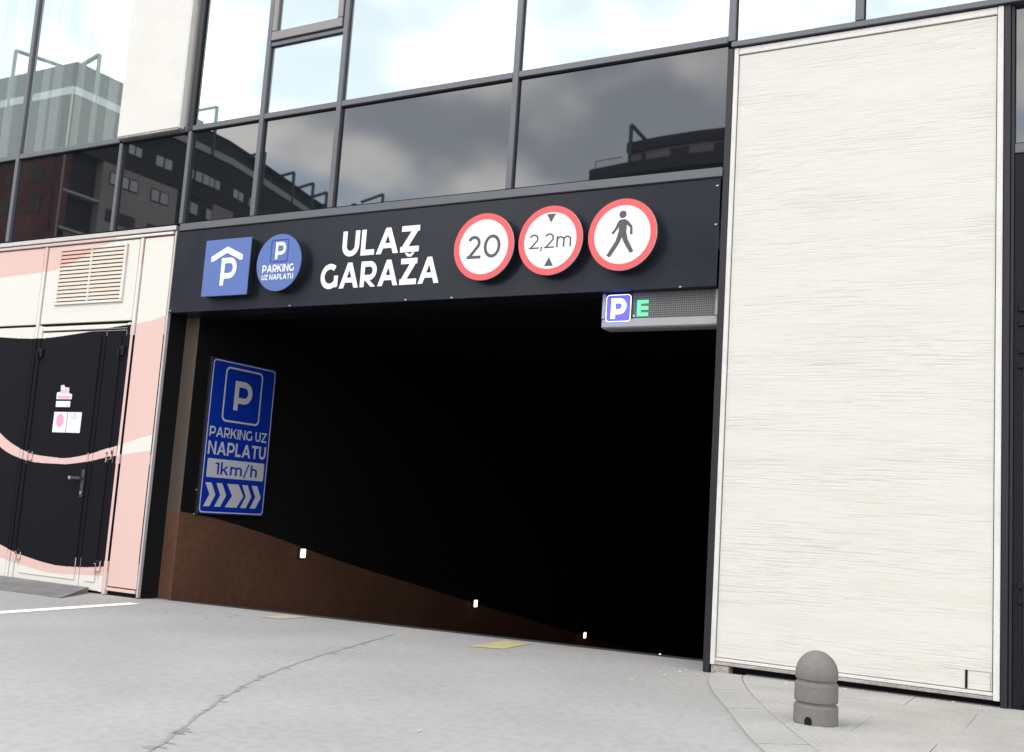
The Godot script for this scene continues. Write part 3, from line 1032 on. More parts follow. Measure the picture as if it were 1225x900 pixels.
	for q: Array in [[-11.74, -11.49, 2.245, 2.275], [-11.68, -11.64, 2.31, 2.36], [-11.62, -11.585, 2.31, 2.37], [-11.57, -11.545, 2.31, 2.35]]:
		bx(lp, q[0], q[1], q[2], q[3], 0.012, 0.0125)
	put("sticker_print", lp, M["paper_pink"], d)
	box("sticker", M["paper"], d, -11.755, -11.485, 2.135, 2.212, 0.0095, 0.0115)
	box("sticker", M["paper"], d, -11.765, -11.515, 1.812, 2.072, 0.0095, 0.0115)
	box("sticker", M["paper"], d, -11.505, -11.245, 1.812, 2.072, 0.0095, 0.0115)
	var bl := new_st()
	extrude(bl, [[ellipse(v(-11.64, 1.965), 0.07, 0.085, 0, 360, 20)], []], 0.012, 0.0125)
	put("sticker_print", bl, M["paper_pink"], d)
	var bt := new_st()
	for i in 5:
		bx(bt, -11.45, -11.30 - 0.02 * (i % 3), 2.03 - i * 0.012, 2.034 - i * 0.012, 0.012, 0.0125)
	bx(bt, -11.40, -11.36, 2.04, 2.06, 0.012, 0.0125)
	put("sticker_print", bt, M["paper_grey"], d)

func build_garage(b: Node3D) -> void:
	var k: Material = M["interior_black"]
	var far := -27.0
	# reveal behind the pink panel, then the jamb and the long left wall
	box("reveal", M["black_paint"], b, -10.02, -9.922, -0.3, 3.284, -0.30, -0.045)
	var lw := Node3D.new()
	lw.name = "garage_wall"
	b.add_child(lw, true)
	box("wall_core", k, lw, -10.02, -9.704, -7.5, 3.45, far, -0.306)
	# paint on the jamb's front face and on the wall: beige or black above, brown below
	box("jamb_paint", M["jamb_beige"], lw, -10.02, -9.704, 0.925, 3.284, -0.305, -0.300)
	box("jamb_paint", M["dado_brown"], lw, -10.02, -9.704, -0.4, 0.925, -0.305, -0.300)
	var top := [v(-0.30, 0.935), v(-0.9, 0.865), v(-1.86, 0.685), v(-2.9, 0.45), v(-3.91, 0.24), v(-5.5, -0.06), v(-7.24, -0.40), v(-12.0, -1.28), v(-26.9, -4.05)]
	var st := new_st()
	for i in top.size() - 1:
		for s in 4:
			var a: Vector2 = (top[i] as Vector2).cubic_interpolate(top[i + 1], top[maxi(i - 1, 0)], top[mini(i + 2, top.size() - 1)], s / 4.0)
			var c: Vector2 = (top[i] as Vector2).cubic_interpolate(top[i + 1], top[maxi(i - 1, 0)], top[mini(i + 2, top.size() - 1)], (s + 1) / 4.0)
			quad_n(st, Vector3(-9.70, -7.0, a.x), Vector3(-9.70, -7.0, c.x), Vector3(-9.70, c.y, c.x), Vector3(-9.70, a.y, a.x), Vector3.RIGHT)
	put("painted_dado", st, M["dado_brown"], lw)
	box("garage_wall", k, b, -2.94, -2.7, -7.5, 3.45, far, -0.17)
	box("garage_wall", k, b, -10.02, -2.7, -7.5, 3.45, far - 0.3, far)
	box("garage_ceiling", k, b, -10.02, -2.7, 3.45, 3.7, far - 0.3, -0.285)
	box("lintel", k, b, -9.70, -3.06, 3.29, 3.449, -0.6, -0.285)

# ---------------------------------------------------------------- the signs
func disc_sign(called: String, label: String, category: String, at: Vector3, face: Material, group: String) -> Node3D:
	var t := thing(called, label, category, at, 0.0, group)
	var st := new_st()
	extrude(st, [[ellipse(v(0, 0), 0.338, 0.336, 0, 360, 56)], []], 0.0, 0.106)
	put("box_side", st, M["sign_side"], t)
	var f := new_st()
	extrude(f, [[ellipse(v(0, 0), 0.345, 0.342, 0, 360, 56)], []], 0.1065, 0.118)
	put("face", f, face, t)
	return t

func red_ring(t: Node3D) -> void:
	var st := new_st()
	var o := ellipse(v(0, 0), 0.3445, 0.3415, 0, 360, 56)
	var i := ellipse(v(0, 0), 0.283, 0.28, 0, 360, 56)
	for k in 56:
		var n := (k + 1) % 56
		quad_n(st, Vector3(o[k].x, o[k].y, 0.1205), Vector3(o[n].x, o[n].y, 0.1205), Vector3(i[n].x, i[n].y, 0.1205), Vector3(i[k].x, i[k].y, 0.1205), Vector3.BACK)
		quad_n(st, Vector3(i[k].x, i[k].y, 0.1185), Vector3(i[n].x, i[n].y, 0.1185), Vector3(i[n].x, i[n].y, 0.1205), Vector3(i[k].x, i[k].y, 0.1205), -Vector3(i[k].x, i[k].y, 0))
		quad_n(st, Vector3(o[k].x, o[k].y, 0.1185), Vector3(o[n].x, o[n].y, 0.1185), Vector3(o[n].x, o[n].y, 0.1205), Vector3(o[k].x, o[k].y, 0.1205), Vector3(o[k].x, o[k].y, 0))
	put("red_ring", st, M["sign_red"], t)

func flat(called: String, polys: Array, z0: float, z1: float, m: Material, parent: Node3D) -> void:
	var st := new_st()
	for p: PackedVector2Array in polys:
		extrude(st, [[p if not Geometry2D.is_polygon_clockwise(p) else reversed(p)], []], z0, z1)
	put(called, st, m, parent)

func outline(called: String, o: PackedVector2Array, i: PackedVector2Array, z0: float, z1: float, m: Material, parent: Node3D) -> void:
	var st := new_st()
	for k in o.size():
		var n := (k + 1) % o.size()
		quad_n(st, Vector3(o[k].x, o[k].y, z1), Vector3(o[n].x, o[n].y, z1), Vector3(i[n].x, i[n].y, z1), Vector3(i[k].x, i[k].y, z1), Vector3.BACK)
		quad_n(st, Vector3(o[k].x, o[k].y, z0), Vector3(o[n].x, o[n].y, z0), Vector3(o[n].x, o[n].y, z1), Vector3(o[k].x, o[k].y, z1), Vector3(o[k].x, o[k].y, 0) - Vector3(i[k].x, i[k].y, 0))
	put(called, st, m, parent)

func build_signs() -> void:
	var W: Material = M["sign_white"]
	var zf := 0.031
	# square blue parking sign
	var s := thing("garage_sign", "square blue lightbox sign with white P under a roof chevron", "parking sign", Vector3(-8.915, 3.766, zf))
	box("box_side", M["sign_side"], s, -0.345, 0.345, -0.325, 0.325, 0.0, 0.098, 0.004)
	box("face", M["sign_blue"], s, -0.355, 0.355, -0.336, 0.336, 0.0985, 0.11, 0.004)
	letters("letter", "P", 0.2, -0.075, 0.165, -0.215, 0.325, 0.1105, 0.113, W, s)
	flat("roof_chevron", [PackedVector2Array([v(-0.245, 0.135), v(0.0, 0.245), v(0.245, 0.135), v(0.245, 0.075), v(0.21, 0.075), v(0.0, 0.17), v(-0.21, 0.075), v(-0.245, 0.075)])], 0.1105, 0.113, W, s)
	# round blue parking sign
	var p := disc_sign("paid_parking_sign", "round blue lightbox sign with small white P and PARKING lettering", "parking sign", Vector3(-8.116, 3.773, zf), M["sign_blue"], "")
	p.scale = Vector3(0.935, 0.955, 1)
	outline("thin_border", rounded(-0.135, 0.135, 0.005, 0.275, 0.03), rounded(-0.127, 0.127, 0.013, 0.267, 0.025), 0.1185, 0.120, M["sign_deep_blue"], p)
	letters("letter", "P", 0.2, -0.062, 0.098, 0.04, 0.205, 0.1185, 0.121, W, p)
	letters("lettering", "PARKING", 0.2, -0.245, 0.245, -0.115, 0.09, 0.1185, 0.121, W, p)
	letters("lettering", "UZ NAPLATU", 0.19, -0.245, 0.245, -0.205, 0.065, 0.1185, 0.121, W, p)
	# three prohibition signs
	var grp := "round red ringed traffic signs on the black fascia"
	var gx: Array = [[-5.452, 3.774, "round red ringed speed sign reading 20"], [-4.708, 3.787, "round red ringed height sign reading 2,2m between two triangles"], [-3.958, 3.790, "round red ringed sign with a grey walking pedestrian"]]
	var signs: Array = []
	for q: Array in gx:
		var d: Node3D
		if signs.is_empty():
			d = disc_sign("prohibition_sign", q[2], "traffic sign", Vector3(q[0], q[1], zf), W, grp)
			red_ring(d)
		else:
			d = dup(signs[0], Vector3(q[0], q[1], zf), q[2])
		signs.append(d)
	var K: Material = M["sign_grey"]
	letters("digit", "20", 0.135, -0.188, 0.195, -0.117, 0.235, 0.1185, 0.120, K, signs[0])
	letters("lettering", "2,2m", 0.105, -0.228, 0.228, -0.075, 0.145, 0.1185, 0.120, K, signs[1])
	flat("arrow_mark", [PackedVector2Array([v(-0.048, 0.262), v(0.048, 0.262), v(0.0, 0.175)])], 0.1185, 0.120, K, signs[1])
	flat("arrow_mark", [PackedVector2Array([v(-0.048, -0.252), v(0.048, -0.252), v(0.0, -0.165)])], 0.1185, 0.120, K, signs[1])
	flat("pedestrian_mark", pedestrian(), 0.1185, 0.120, K, signs[2])
	# the blue board on the left garage wall: local x runs into the garage
	var bd := thing("rate_board", "tall blue parking board with price box and white chevrons on the garage wall", "sign board", Vector3(-9.697, 0.915, -0.52), PI / 2)
	var bw := 1.165
	var bh := 1.93
	box("board_edge", M["sign_side"], bd, 0.0, bw, 0.0, bh, 0.0, 0.05, 0.004)
	flat("face", [rounded(0.012, bw - 0.012, 0.012, bh - 0.012, 0.03)], 0.0505, 0.053, M["sign_deep_blue"], bd)
	outline("white_border", rounded(0.022, bw - 0.022, 0.022, bh - 0.022, 0.05), rounded(0.036, bw - 0.036, 0.036, bh - 0.036, 0.042), 0.0535, 0.0545, M["board_white"], bd)
	outline("white_frame", rounded(0.245, 0.915, 1.155, 1.845, 0.07), rounded(0.268, 0.892, 1.178, 1.822, 0.055), 0.0535, 0.0545, M["board_white"], bd)
	letters("letter", "P", 0.2, 0.43, 0.745, 1.315, 0.37, 0.0535, 0.055, M["board_white"], bd)
	letters("lettering", "PARKING UZ", 0.165, 0.07, 1.085, 0.955, 0.125, 0.0535, 0.055, M["board_white"], bd)
	letters("lettering", "NAPLATU", 0.19, 0.07, 1.095, 0.735, 0.165, 0.0535, 0.055, M["board_white"], bd)
	flat("price_box", [rounded(0.085, 1.09, 0.455, 0.685, 0.02)], 0.0535, 0.0545, M["board_white"], bd)
	letters("lettering", "1km/h", 0.15, 0.215, 0.965, 0.495, 0.145, 0.055, 0.0565, M["sign_deep_blue"], bd)
	var ch: Array = []
	for q: Array in [[0.085, 0.10], [0.27, 0.10], [0.455, 0.20], [0.72, 0.10], [0.895, 0.10]]:
		var x: float = q[0]
		var w: float = q[1]
		if w > 0.15:
			ch.append(PackedVector2Array([v(x, 0.10), v(x + w, 0.10), v(x + w + 0.105, 0.245), v(x + w, 0.39), v(x, 0.39), v(x + 0.105, 0.245)]))
		else:
			ch.append(PackedVector2Array([v(x, 0.10), v(x + w, 0.10), v(x + w + 0.085, 0.245), v(x + w, 0.39), v(x, 0.39), v(x + 0.085, 0.245)]))
	for c: PackedVector2Array in ch:
		flat("chevron", [c], 0.0535, 0.055, M["board_white"], bd)
	for q: Array in [[-0.02, -0.012], [bw + 0.002, 0.1], [-0.02, 0.28]]:
		box("bracket", M["steel"], bd, q[0], q[0] + 0.018, q[1], q[1] + 0.02, 0.005, 0.02, 0.002)
	# the lit display hung under the fascia
	var ld := thing("led_display", "grey hanging display with lit blue P panel and green E", "display sign", Vector3(-3.64, 2.947, -0.25))
	var hw := 0.572
	box("case", M["led_case"], ld, -hw, hw, 0.0, 0.335, 0.0, 0.16, 0.01)
	box("bezel", M["led_case"], ld, -hw, hw, 0.002, 0.088, 0.1605, 0.205, 0.012)
	box("bezel", M["led_case"], ld, hw - 0.035, hw, 0.0885, 0.335, 0.1605, 0.205, 0.006)
	box("bezel", M["led_case"], ld, -hw, -hw + 0.035, 0.0885, 0.335, 0.1605, 0.205, 0.006)
	box("screen", M["led_matrix"], ld, -hw + 0.305, hw - 0.036, 0.0885, 0.335, 0.1605, 0.19)
	box("p_panel", M["sign_side"], ld, -hw + 0.036, -hw + 0.304, 0.0885, 0.335, 0.1605, 0.19)
	flat("lit_panel", [rounded(-hw + 0.045, -hw + 0.30, 0.058, 0.318, 0.035)], 0.2055, 0.208, M["led_blue"], ld)
	outline("lit_border", rounded(-hw + 0.045, -hw + 0.30, 0.058, 0.318, 0.035), rounded(-hw + 0.052, -hw + 0.293, 0.065, 0.311, 0.03), 0.2085, 0.210, M["led_white"], ld)
	letters("lit_letter", "P", 0.24, -hw + 0.098, -hw + 0.252, 0.088, 0.195, 0.2085, 0.211, M["led_white"], ld)
	letters("lit_letter", "E", 0.21, -hw + 0.355, -hw + 0.465, 0.108, 0.152, 0.1905, 0.193, M["led_green"], ld)
	box("lit_dot", M["led_green"], ld, -hw + 0.318, -hw + 0.333, 0.106, 0.122, 0.1905, 0.193)
	var l1 := OmniLight3D.new()
	l1.name = "panel_light"
	l1.light_color = Color(0.3, 0.3, 1.0)
	l1.light_energy = 0.05
	l1.light_size = 0.08
	l1.omni_range = 30.0
	l1.omni_attenuation = 2.0
	l1.shadow_enabled = true
	l1.position = Vector3(-hw + 0.17, 0.24, 0.30)
	ld.add_child(l1)
	var l2 := OmniLight3D.new()
	l2.name = "letter_light"
	l2.light_color = Color(0.35, 1.0, 0.55)
	l2.light_energy = 0.004
	l2.light_size = 0.05
	l2.omni_range = 30.0
	l2.omni_attenuation = 2.0
	l2.shadow_enabled = true
	l2.position = Vector3(-hw + 0.41, 0.19, 0.23)
	ld.add_child(l2)
	# small lights along the left wall, stepping down with the ramp
	var spots := [v(-2.55, 0.447), v(-7.24, -0.407), v(-11.78, -1.234), v(-16.15, -2.01)]
	var words := ["small bright wall light nearest the blue board", "second small wall light in from the garage entrance", "third small wall light in, low on the garage wall", "deepest small wall light, just above the ramp brow"]
	var first: Node3D
	for i in 4:
		var at := Vector3(-9.70, spots[i].y, spots[i].x)
		if i == 0:
			first = thing("wall_light", words[0], "wall light", at, 0.0, "small wall lights down the garage ramp")
			box("housing", M["sign_side"], first, 0.001, 0.04, -0.072, 0.072, -0.066, 0.066, 0.006)
			box("lens", M["lamp_lens"], first, 0.041, 0.06, -0.06, 0.06, -0.05, 0.05, 0.008)
			var l := OmniLight3D.new()
			l.name = "glow"
			l.light_color = Color(1.0, 0.93, 0.8)
			l.light_energy = 0.004
			l.light_size = 0.05
			l.omni_range = 30.0
			l.omni_attenuation = 2.0
			l.shadow_enabled = true
			l.position = Vector3(0.09, 0, 0)
			first.add_child(l)
		else:
			dup(first, at, words[i])

func pedestrian() -> Array:
	# walking: head, and one outline for trunk, arms and striding legs
	var body := PackedVector2Array([v(-0.045, 0.125), v(-0.025, 0.143), v(0.025, 0.145), v(0.052, 0.13), v(0.10, 0.075), v(0.106, -0.005), v(0.082, -0.006), v(0.078, 0.062), v(0.043, 0.092), v(0.042, 0.02), v(0.06, -0.05), v(0.122, -0.165), v(0.088, -0.183), v(0.018, -0.07), v(0.0, -0.025), v(-0.03, -0.09), v(-0.112, -0.212), v(-0.148, -0.192), v(-0.062, -0.06), v(-0.035, 0.03), v(-0.035, 0.078), v(-0.052, 0.05), v(-0.09, 0.004), v(-0.108, 0.02), v(-0.075, 0.06)])
	return [body, ellipse(v(0.0, 0.192), 0.036, 0.036, 0, 360, 20)]

# ---------------------------------------------------------------- bollard and door plate
func build_street_things() -> void:
	var t := thing("bollard", "short grey concrete bollard with domed top and two grooves", "bollard", Vector3(-1.675, G(-1.675) + 0.010, 1.83))
	t.scale = Vector3(1.0, 1.05, 1.0)
	var prof := [v(0.134, 0.0), v(0.139, 0.006), v(0.139, 0.10), v(0.136, 0.112), v(0.124, 0.117), v(0.124, 0.128), v(0.135, 0.133), v(0.137, 0.15), v(0.135, 0.232), v(0.132, 0.243), v(0.122, 0.248), v(0.122, 0.259), v(0.131, 0.265), v(0.134, 0.285)]
	for i in 13:
		var a := deg_to_rad(i * 90.0 / 12)
		prof.append(v(0.134 * cos(a), 0.292 + 0.142 * sin(a)))
	var st := new_st()
	var n := 48
	for i in prof.size() - 1:
		var a: Vector2 = prof[i]
		var b: Vector2 = prof[i + 1]
		for k in n:
			var t0 := TAU * k / n
			var t1 := TAU * (k + 1) / n
			var f := func(q: Vector2, u: float) -> Vector3: return Vector3(cos(u) * q.x, q.y, sin(u) * q.x)
			var corner := [f.call(a, t0), f.call(a, t1), f.call(b, t1), f.call(b, t0)]
			var dd := (b - a).normalized()
			var smooth := i >= 13
			for tr: Array in [[0, 1, 2], [0, 2, 3]]:
				var ps: Array = []
				for id: int in tr:
					var u := t0 if id in [0, 3] else t1
					var rad := Vector3(cos(u), 0, sin(u))
					var nn := rad * dd.y + Vector3.UP * -dd.x
					if smooth:
						nn = (Vector3(corner[id]) - Vector3(0, 0.292, 0)) * Vector3(1, 0.89, 1)
					ps.append([corner[id], nn.normalized()])
				var e1: Vector3 = ps[1][0] - ps[0][0]
				var e2: Vector3 = ps[2][0] - ps[0][0]
				if e1.cross(e2).length() < 1e-10:
					continue
				if e1.cross(e2).dot(ps[0][1] + ps[1][1] + ps[2][1]) > 0:
					ps = [ps[0], ps[2], ps[1]]
				for q: Array in ps:
					st.set_normal(q[1])
					st.set_uv(Vector2.ZERO)
					st.add_vertex(q[0])
	put("body", st, M["bollard_concrete"], t)
	# lifting notch cut into the foot, turned towards the street
	var nt := new_st()
	var tr := Transform3D(Basis(Vector3.UP, deg_to_rad(-6)), Vector3.ZERO)
	extrude(nt, [[PackedVector2Array([v(-0.022, 0.0), v(0.022, 0.0), v(0.024, 0.03), v(0.014, 0.05), v(-0.012, 0.052), v(-0.024, 0.03)])], []], 0.12, 0.1405, tr)
	put("lifting_notch", nt, M["gasket"], t)
	# sloping plate at the double door
	var pl := thing("door_ramp", "grey sloping plate on the ground before the mural double door", "ramp plate", Vector3(-11.3, G(-11.3), 0.3))
	var ps := new_st()
	var x0 := -2.6
	var x1 := 0.72
	var g0 := -0.03
	var hi := 0.07
	var A := Vector3(x0, hi, -0.27)
	var B := Vector3(0.56, hi, -0.27)
	var C := Vector3(1.0, 0.012, 0.47)
	var D := Vector3(x0, 0.012, 0.40)
	quad_n(ps, A, B, C, D, Vector3(0, 1, 0.1))
	quad_n(ps, B, C, Vector3(C.x, g0, C.z), Vector3(B.x, g0, B.z), Vector3.RIGHT)
	quad_n(ps, C, D, Vector3(D.x, g0, D.z), Vector3(C.x, g0, C.z), Vector3.BACK)
	quad_n(ps, A, D, Vector3(D.x, g0, D.z), Vector3(A.x, g0, A.z), Vector3.LEFT)
	quad_n(ps, A, B, Vector3(B.x, g0, B.z), Vector3(A.x, g0, A.z), Vector3.FORWARD)
	put("plate", ps, M["plate"], pl)

# ---------------------------------------------------------------- the blocks across the street, seen in the glass
const S := 1.75

func RV(x: float, y: float, zv: float) -> Vector3:
	return Vector3(x * S, 1.15 + (y - 1.15) * S, -(9.0 + (zv - 9.0) * S))

# a straight wall piece along a plan segment (x, zv in survey units), between two heights, sticking out by d0 and in by d1
func seg(st: SurfaceTool, a: Vector2, b: Vector2, y0: float, y1: float, d0: float, d1: float) -> void:
	var dir := (b - a).normalized()
	var n := Vector2(-dir.y, dir.x)
	if (n.y if absf(n.y) > absf(n.x) else n.x) < 0:
		n = -n
	var q := [a + n * d0, b + n * d0, b - n * d1, a - n * d1]
	var lo: Array = []
	var hi: Array = []
	for p: Vector2 in q:
		lo.append(RV(p.x, y0, p.y))
		hi.append(RV(p.x, y1, p.y))
	var mid: Vector3 = (lo[0] + lo[1] + lo[2] + lo[3]) / 4
	for i in 4:
		var k := (i + 1) % 4
		quad_n(st, lo[i], lo[k], hi[k], hi[i], (lo[i] + lo[k]) / 2 - mid)
	quad_n(st, hi[0], hi[1], hi[2], hi[3], Vector3.UP)
	quad_n(st, lo[0], lo[1], lo[2], lo[3], Vector3.DOWN)

func wall_run(called: String, m: Material, parent: Node3D, plan: Array, y0: float, y1: float, d0 := 0.0, d1 := 0.3) -> void:
	var st := new_st()
	for i in plan.size() - 1:
		seg(st, plan[i], plan[i + 1], y0, y1, d0, d1)
	put(called, st, m, parent)

func far_window(parent: Node3D, a: Vector2, b: Vector2, y0: float, y1: float, panes := 2, glass := "far_window") -> void:
	var st := new_st()
	seg(st, a, b, y0, y1, 0.02, 0.0)
	var o := put("window", st, M["far_frame"], parent)
	for k in panes:
		var p := new_st()
		seg(p, a.lerp(b, (k + 0.10) / panes), a.lerp(b, (k + 0.90) / panes), y0 + 0.06, y1 - 0.05, 0.03, 0.0)
		put("pane", p, M[glass], o)

func roof_frame(parent: Node3D, x: float, zv: float, y0: float, y1: float, back: Vector2) -> void:
	var st := new_st()
	var a := RV(x, y0, zv)
	var b := RV(x, y1, zv)
	var c := RV(x + back.x, y1 - 0.85, zv + back.y)
	for q: Array in [[a, b], [b, c]]:
		var p0: Vector3 = q[0]
		var p1: Vector3 = q[1]
		var d := (p1 - p0).normalized()
		var u := d.cross(Vector3(0.3, 0.2, 0.9)).normalized()
		var w := d.cross(u)
		var t := Transform3D(Basis(u, d, w), (p0 + p1) / 2)
		var l := p0.distance_to(p1) / 2
		bx(st, -0.13, 0.13, -l, l, -0.13, 0.13, 0.02, t)
	put("roof_frame", st, M["far_teal"], parent)

func build_far() -> void:
	var bA := thing("apartment_building", "tall grey apartment block with teal roof frames, mirrored in the left glass", "building", Vector3.ZERO)
	var base := 0.2
	var front := [v(-40.42, -20.9), v(-40.42, -27.5), v(-40.6, -31.0), v(-41.4, -34.5), v(-42.3, -38.0), v(-43.5, -42.3)]
	var side := [v(-47.5, -20.9), v(-40.42, -20.9)]
	# storeys of the long front
	wall_run("wall", M["far_taupe"], bA, front, base, 12.3)
	wall_run("wall", M["far_dark"], bA, front, 16.05, 18.5, 0.0, 0.7)
	wall_run("wall", M["far_grey"], bA, [v(-40.42, -22.9), v(-40.42, -27.4)], 12.3, 16.045, 0.0, 0.55)
	wall_run("wall", M["far_dark"], bA, [v(-40.85, -20.9), v(-40.85, -22.89)], 12.3, 16.045)
	wall_run("wall", M["far_dark"], bA, [v(-40.5, -27.41), v(-40.6, -31.0), v(-41.4, -34.5), v(-42.3, -38.0), v(-43.5, -42.3)], 12.3, 16.045)
	wall_run("wall", M["far_slate"], bA, [v(-40.42, -20.9), v(-40.42, -28.6)], 18.86, 20.02)
	wall_run("wall", M["far_slate"], bA, [v(-40.9, -28.61), v(-41.2, -31.5), v(-42.2, -34.4), v(-42.9, -38.0), v(-43.9, -42.3)], 18.86, 20.0)
	wall_run("parapet", M["far_pale"], bA, front, 18.505, 18.855, 0.08, 0.35)
	for y: float in [14.12, 12.42]:
		wall_run("balcony_slab", M["far_pale"], bA, [v(-40.42, -20.95), v(-40.42, -22.88)], y - 0.05, y + 0.05, 0.02, 0.6)
	# the end facing the street
	wall_run("wall", M["far_red"], bA, side, base, 15.6)
	wall_run("wall", M["far_slate"], bA, side, 15.605, 18.5)
	wall_run("wall", M["far_slate"], bA, side, 18.86, 20.02)
	wall_run("parapet", M["far_pale"], bA, side, 18.505, 18.855, 0.08, 0.35)
	wall_run("corner_pipe", M["far_grey"], bA, [v(-40.46, -20.84), v(-40.40, -20.84)], base, 18.5, 0.03, 0.03)
	for y: float in [13.2, 14.6]:
		for x: float in [-46.2, -44.4, -42.6]:
			far_window(bA, v(x, -20.895), v(x + 0.8, -20.895), y, y + 0.7, 2, "far_frame")
	var roof := new_st()
	for i in front.size() - 1:
		var a: Vector2 = front[i]
		var c: Vector2 = front[i + 1]
		quad_n(roof, RV(a.x - 0.3, 19.9, a.y), RV(c.x - 0.3, 19.9, c.y), RV(-47.5, 19.9, c.y), RV(-47.5, 19.9, a.y), Vector3.UP)
	put("roof", roof, M["roof_slab"], bA)
	wall_run("wall", M["far_grey"], bA, [v(-47.5, -42.3), v(-43.5, -42.3)], base, 20.0)
	# windows: the dark top storey, then the grey one
	var wins := [[-24.15, -24.98, 16.82, 17.35, 2], [-25.8, -26.9, 16.78, 17.38, 2], [-23.3, -25.0, 15.08, 15.70, 3], [-25.75, -26.87, 15.02, 15.66, 2], [-23.3, -25.0, 13.33, 13.92, 3], [-25.75, -26.87, 13.28, 13.9, 2], [-28.4, -29.4, 16.8, 17.4, 2]]
	for q: Array in wins:
		far_window(bA, v(-40.42, q[0]), v(-40.42, q[1]), q[2], q[3], q[4], "far_window" if q[2] > 14 else "far_frame")
	for q: Array in [[0.1, 0.4, 16.85, 17.4], [0.55, 0.8, 16.85, 17.4], [0.05, 0.4, 15.1, 15.75], [0.55, 0.9, 15.1, 15.75]]:
		for i in [2, 3]:
			var a: Vector2 = front[i - 1 + 0]
			var c: Vector2 = front[i]
			far_window(bA, a.lerp(c, q[0]), a.lerp(c, q[1]), q[2], q[3], 2)
	# grey wall piece farther along
	wall_run("wall", M["far_grey"], bA, [v(-40.46, -29.9), v(-40.56, -31.4)], 12.3, 16.04, 0.03, 0.2)
	for q: Array in [[-40.42, -22.0, 20.82, -0.9, 0.6], [-40.42, -29.4, 21.1, -0.6, 1.6], [-41.2, -34.0, 20.3, -0.7, 1.5], [-42.1, -37.5, 20.35, -0.7, 1.5], [-42.9, -40.2, 20.6, -0.7, 1.4], [-43.3, -42.0, 20.6, -0.7, 1.4]]:
		roof_frame(bA, q[0], q[1], 18.5, q[2], v(q[3], q[4]))
	roof_frame(bA, -44.9, -20.85, 18.5, 21.25, v(2.6, -1.2))
	# wing behind it
	var bC := thing("apartment_wing", "lower far wing of the mirrored apartment block, beyond its curve", "building", Vector3.ZERO)
	wall_run("wall", M["far_dark"], bC, [v(-41.6, -43.2), v(-40.8, -45.2), v(-40.6, -50.0)], base, 19.1)
	wall_run("parapet", M["far_pale"], bC, [v(-41.6, -43.2), v(-40.8, -45.2), v(-40.6, -50.0)], 19.105, 19.4, 0.06, 0.3)
	wall_run("wall", M["far_slate"], bC, [v(-42.2, -43.4), v(-41.5, -45.3), v(-41.3, -50.0)], 19.405, 20.2)
	for q: Array in [[-41.0, -44.8], [-40.7, -47.2]]:
		roof_frame(bC, q[0], q[1], 19.1, 21.1, v(-0.7, 1.3))
	# block with stacked dark terraces, mirrored in the right spandrel
	var bB := thing("terrace_building", "block with dark stacked roof terraces, mirrored beside the stone panel", "building", Vector3.ZERO)
	var f := -38.5
	var top := [v(-21.24, f), v(-19.3, f + 0.35), v(-17.3, f + 0.5), v(-15.2, f + 0.42), v(-12.5, f + 0.1), v(-8.0, f - 0.5)]
	var low := [v(-23.25, f), v(-20.9, f + 0.5), v(-18.2, f + 0.75), v(-15.2, f + 0.7), v(-12.5, f + 0.4), v(-7.5, f - 0.3)]
	wall_run("roof_band", M["far_slate"], bB, top, 19.52, 20.05, 0.0, 3.5)
	var wp: Array = []
	for q: Vector2 in top:
		wp.append(v(q.x + (0.25 if q.x < -21.0 else 0.0), q.y - 0.14))
	wall_run("wall", M["far_grey"], bB, wp, 18.55, 19.515, 0.0, 3.0)
	for q: Array in [[0, 0.35, 0.47], [1, 0.25, 0.75], [2, 0.35, 0.75], [3, 0.3, 0.8]]:
		var st := new_st()
		seg(st, (wp[q[0]] as Vector2).lerp(wp[q[0] + 1], q[1]), (wp[q[0]] as Vector2).lerp(wp[q[0] + 1], q[2]), 18.6, 19.4, 0.02, 0.0)
		put("window", st, M["far_frame"], bB)
	wall_run("terrace_band", M["far_slate"], bB, low, 18.25, 18.86, 0.0, 4.5)
	wall_run("wall", M["far_dark"], bB, [v(-22.8, f - 0.2), v(-20.5, f + 0.1), v(-15.2, f + 0.2), v(-7.6, f - 0.6)], base, 18.245, 0.0, 4.0)
	var rail := new_st()
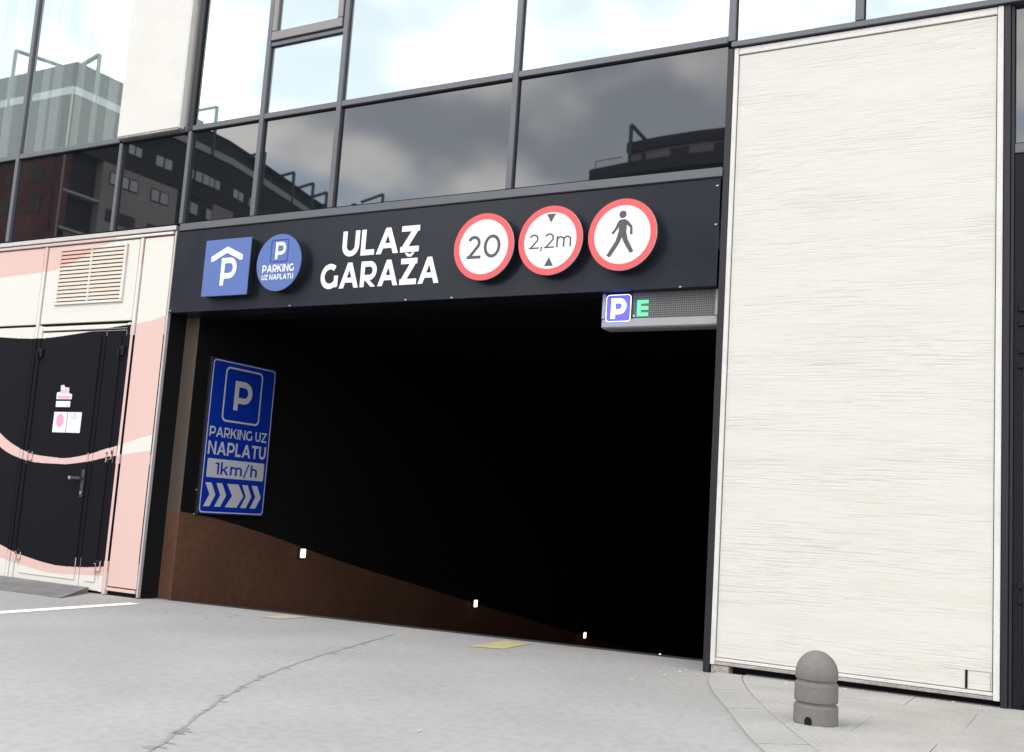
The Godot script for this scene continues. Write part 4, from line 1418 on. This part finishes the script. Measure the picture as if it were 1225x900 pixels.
	seg(rail, v(-22.9, f + 0.05), v(-21.3, f + 0.3), 19.22, 19.26, 0.02, 0.02)
	seg(rail, v(-22.92, f + 0.05), v(-22.88, f + 0.05), 18.86, 19.22, 0.02, 0.02)
	put("terrace_rail", rail, M["far_pale"], bB)
	var gz := new_st()
	var g0 := RV(-22.9, 18.86, f + 0.05)
	var g1 := RV(-21.3, 18.86, f + 0.3)
	var up := Vector3(0, 0.36 * S, 0)
	quad_n(gz, g0, g1, g1 + up, g0 + up, Vector3.FORWARD)
	put("terrace_glass", gz, M["far_glass"], bB)
	roof_frame(bB, -20.8, f + 0.55, 18.8, 20.75, v(0.7, -1.0))

# ---------------------------------------------------------------- scene
func _ready() -> void:
	rng.seed = 1
	var cam := Camera3D.new()
	cam.name = "camera"
	cam.fov = 38.738
	cam.near = 0.05
	cam.far = 1200.0
	cam.rotation_order = EULER_ORDER_YXZ
	cam.rotation = Vector3(0.129057, 0.516666, 0.0658583)
	cam.position = Vector3(0, 1.15, 9.0)
	add_child(cam)
	cam.current = true
	var sky := Sky.new()
	sky.sky_material = build_sky()
	var env := Environment.new()
	env.background_mode = Environment.BG_SKY
	env.sky = sky
	env.background_energy_multiplier = 1.6
	env.tonemap_mode = Environment.TONE_MAPPER_LINEAR
	env.tonemap_exposure = 1.45
	env.sdfgi_enabled = true
	env.ssao_enabled = true
	env.ssil_enabled = true
	var we := WorldEnvironment.new()
	we.name = "environment"
	we.environment = env
	add_child(we)
	var sun := DirectionalLight3D.new()
	sun.name = "sun"
	sun.light_energy = 0.45
	sun.light_color = Color(1.0, 0.97, 0.93)
	sun.light_angular_distance = 14.0
	sun.shadow_enabled = true
	sun.position = Vector3(0, 20, 0)
	add_child(sun)
	sun.look_at_from_position(Vector3.ZERO, -Vector3(-0.42, 0.72, 0.55), Vector3.UP)
	materials()
	build_ground()
	var b := thing("garage_building", "glass fronted building with black fascia over the dark garage entrance", "building", Vector3.ZERO)
	build_facade(b)
	build_left_wall(b)
	build_garage(b)
	build_far()
	build_signs()
	build_street_things()
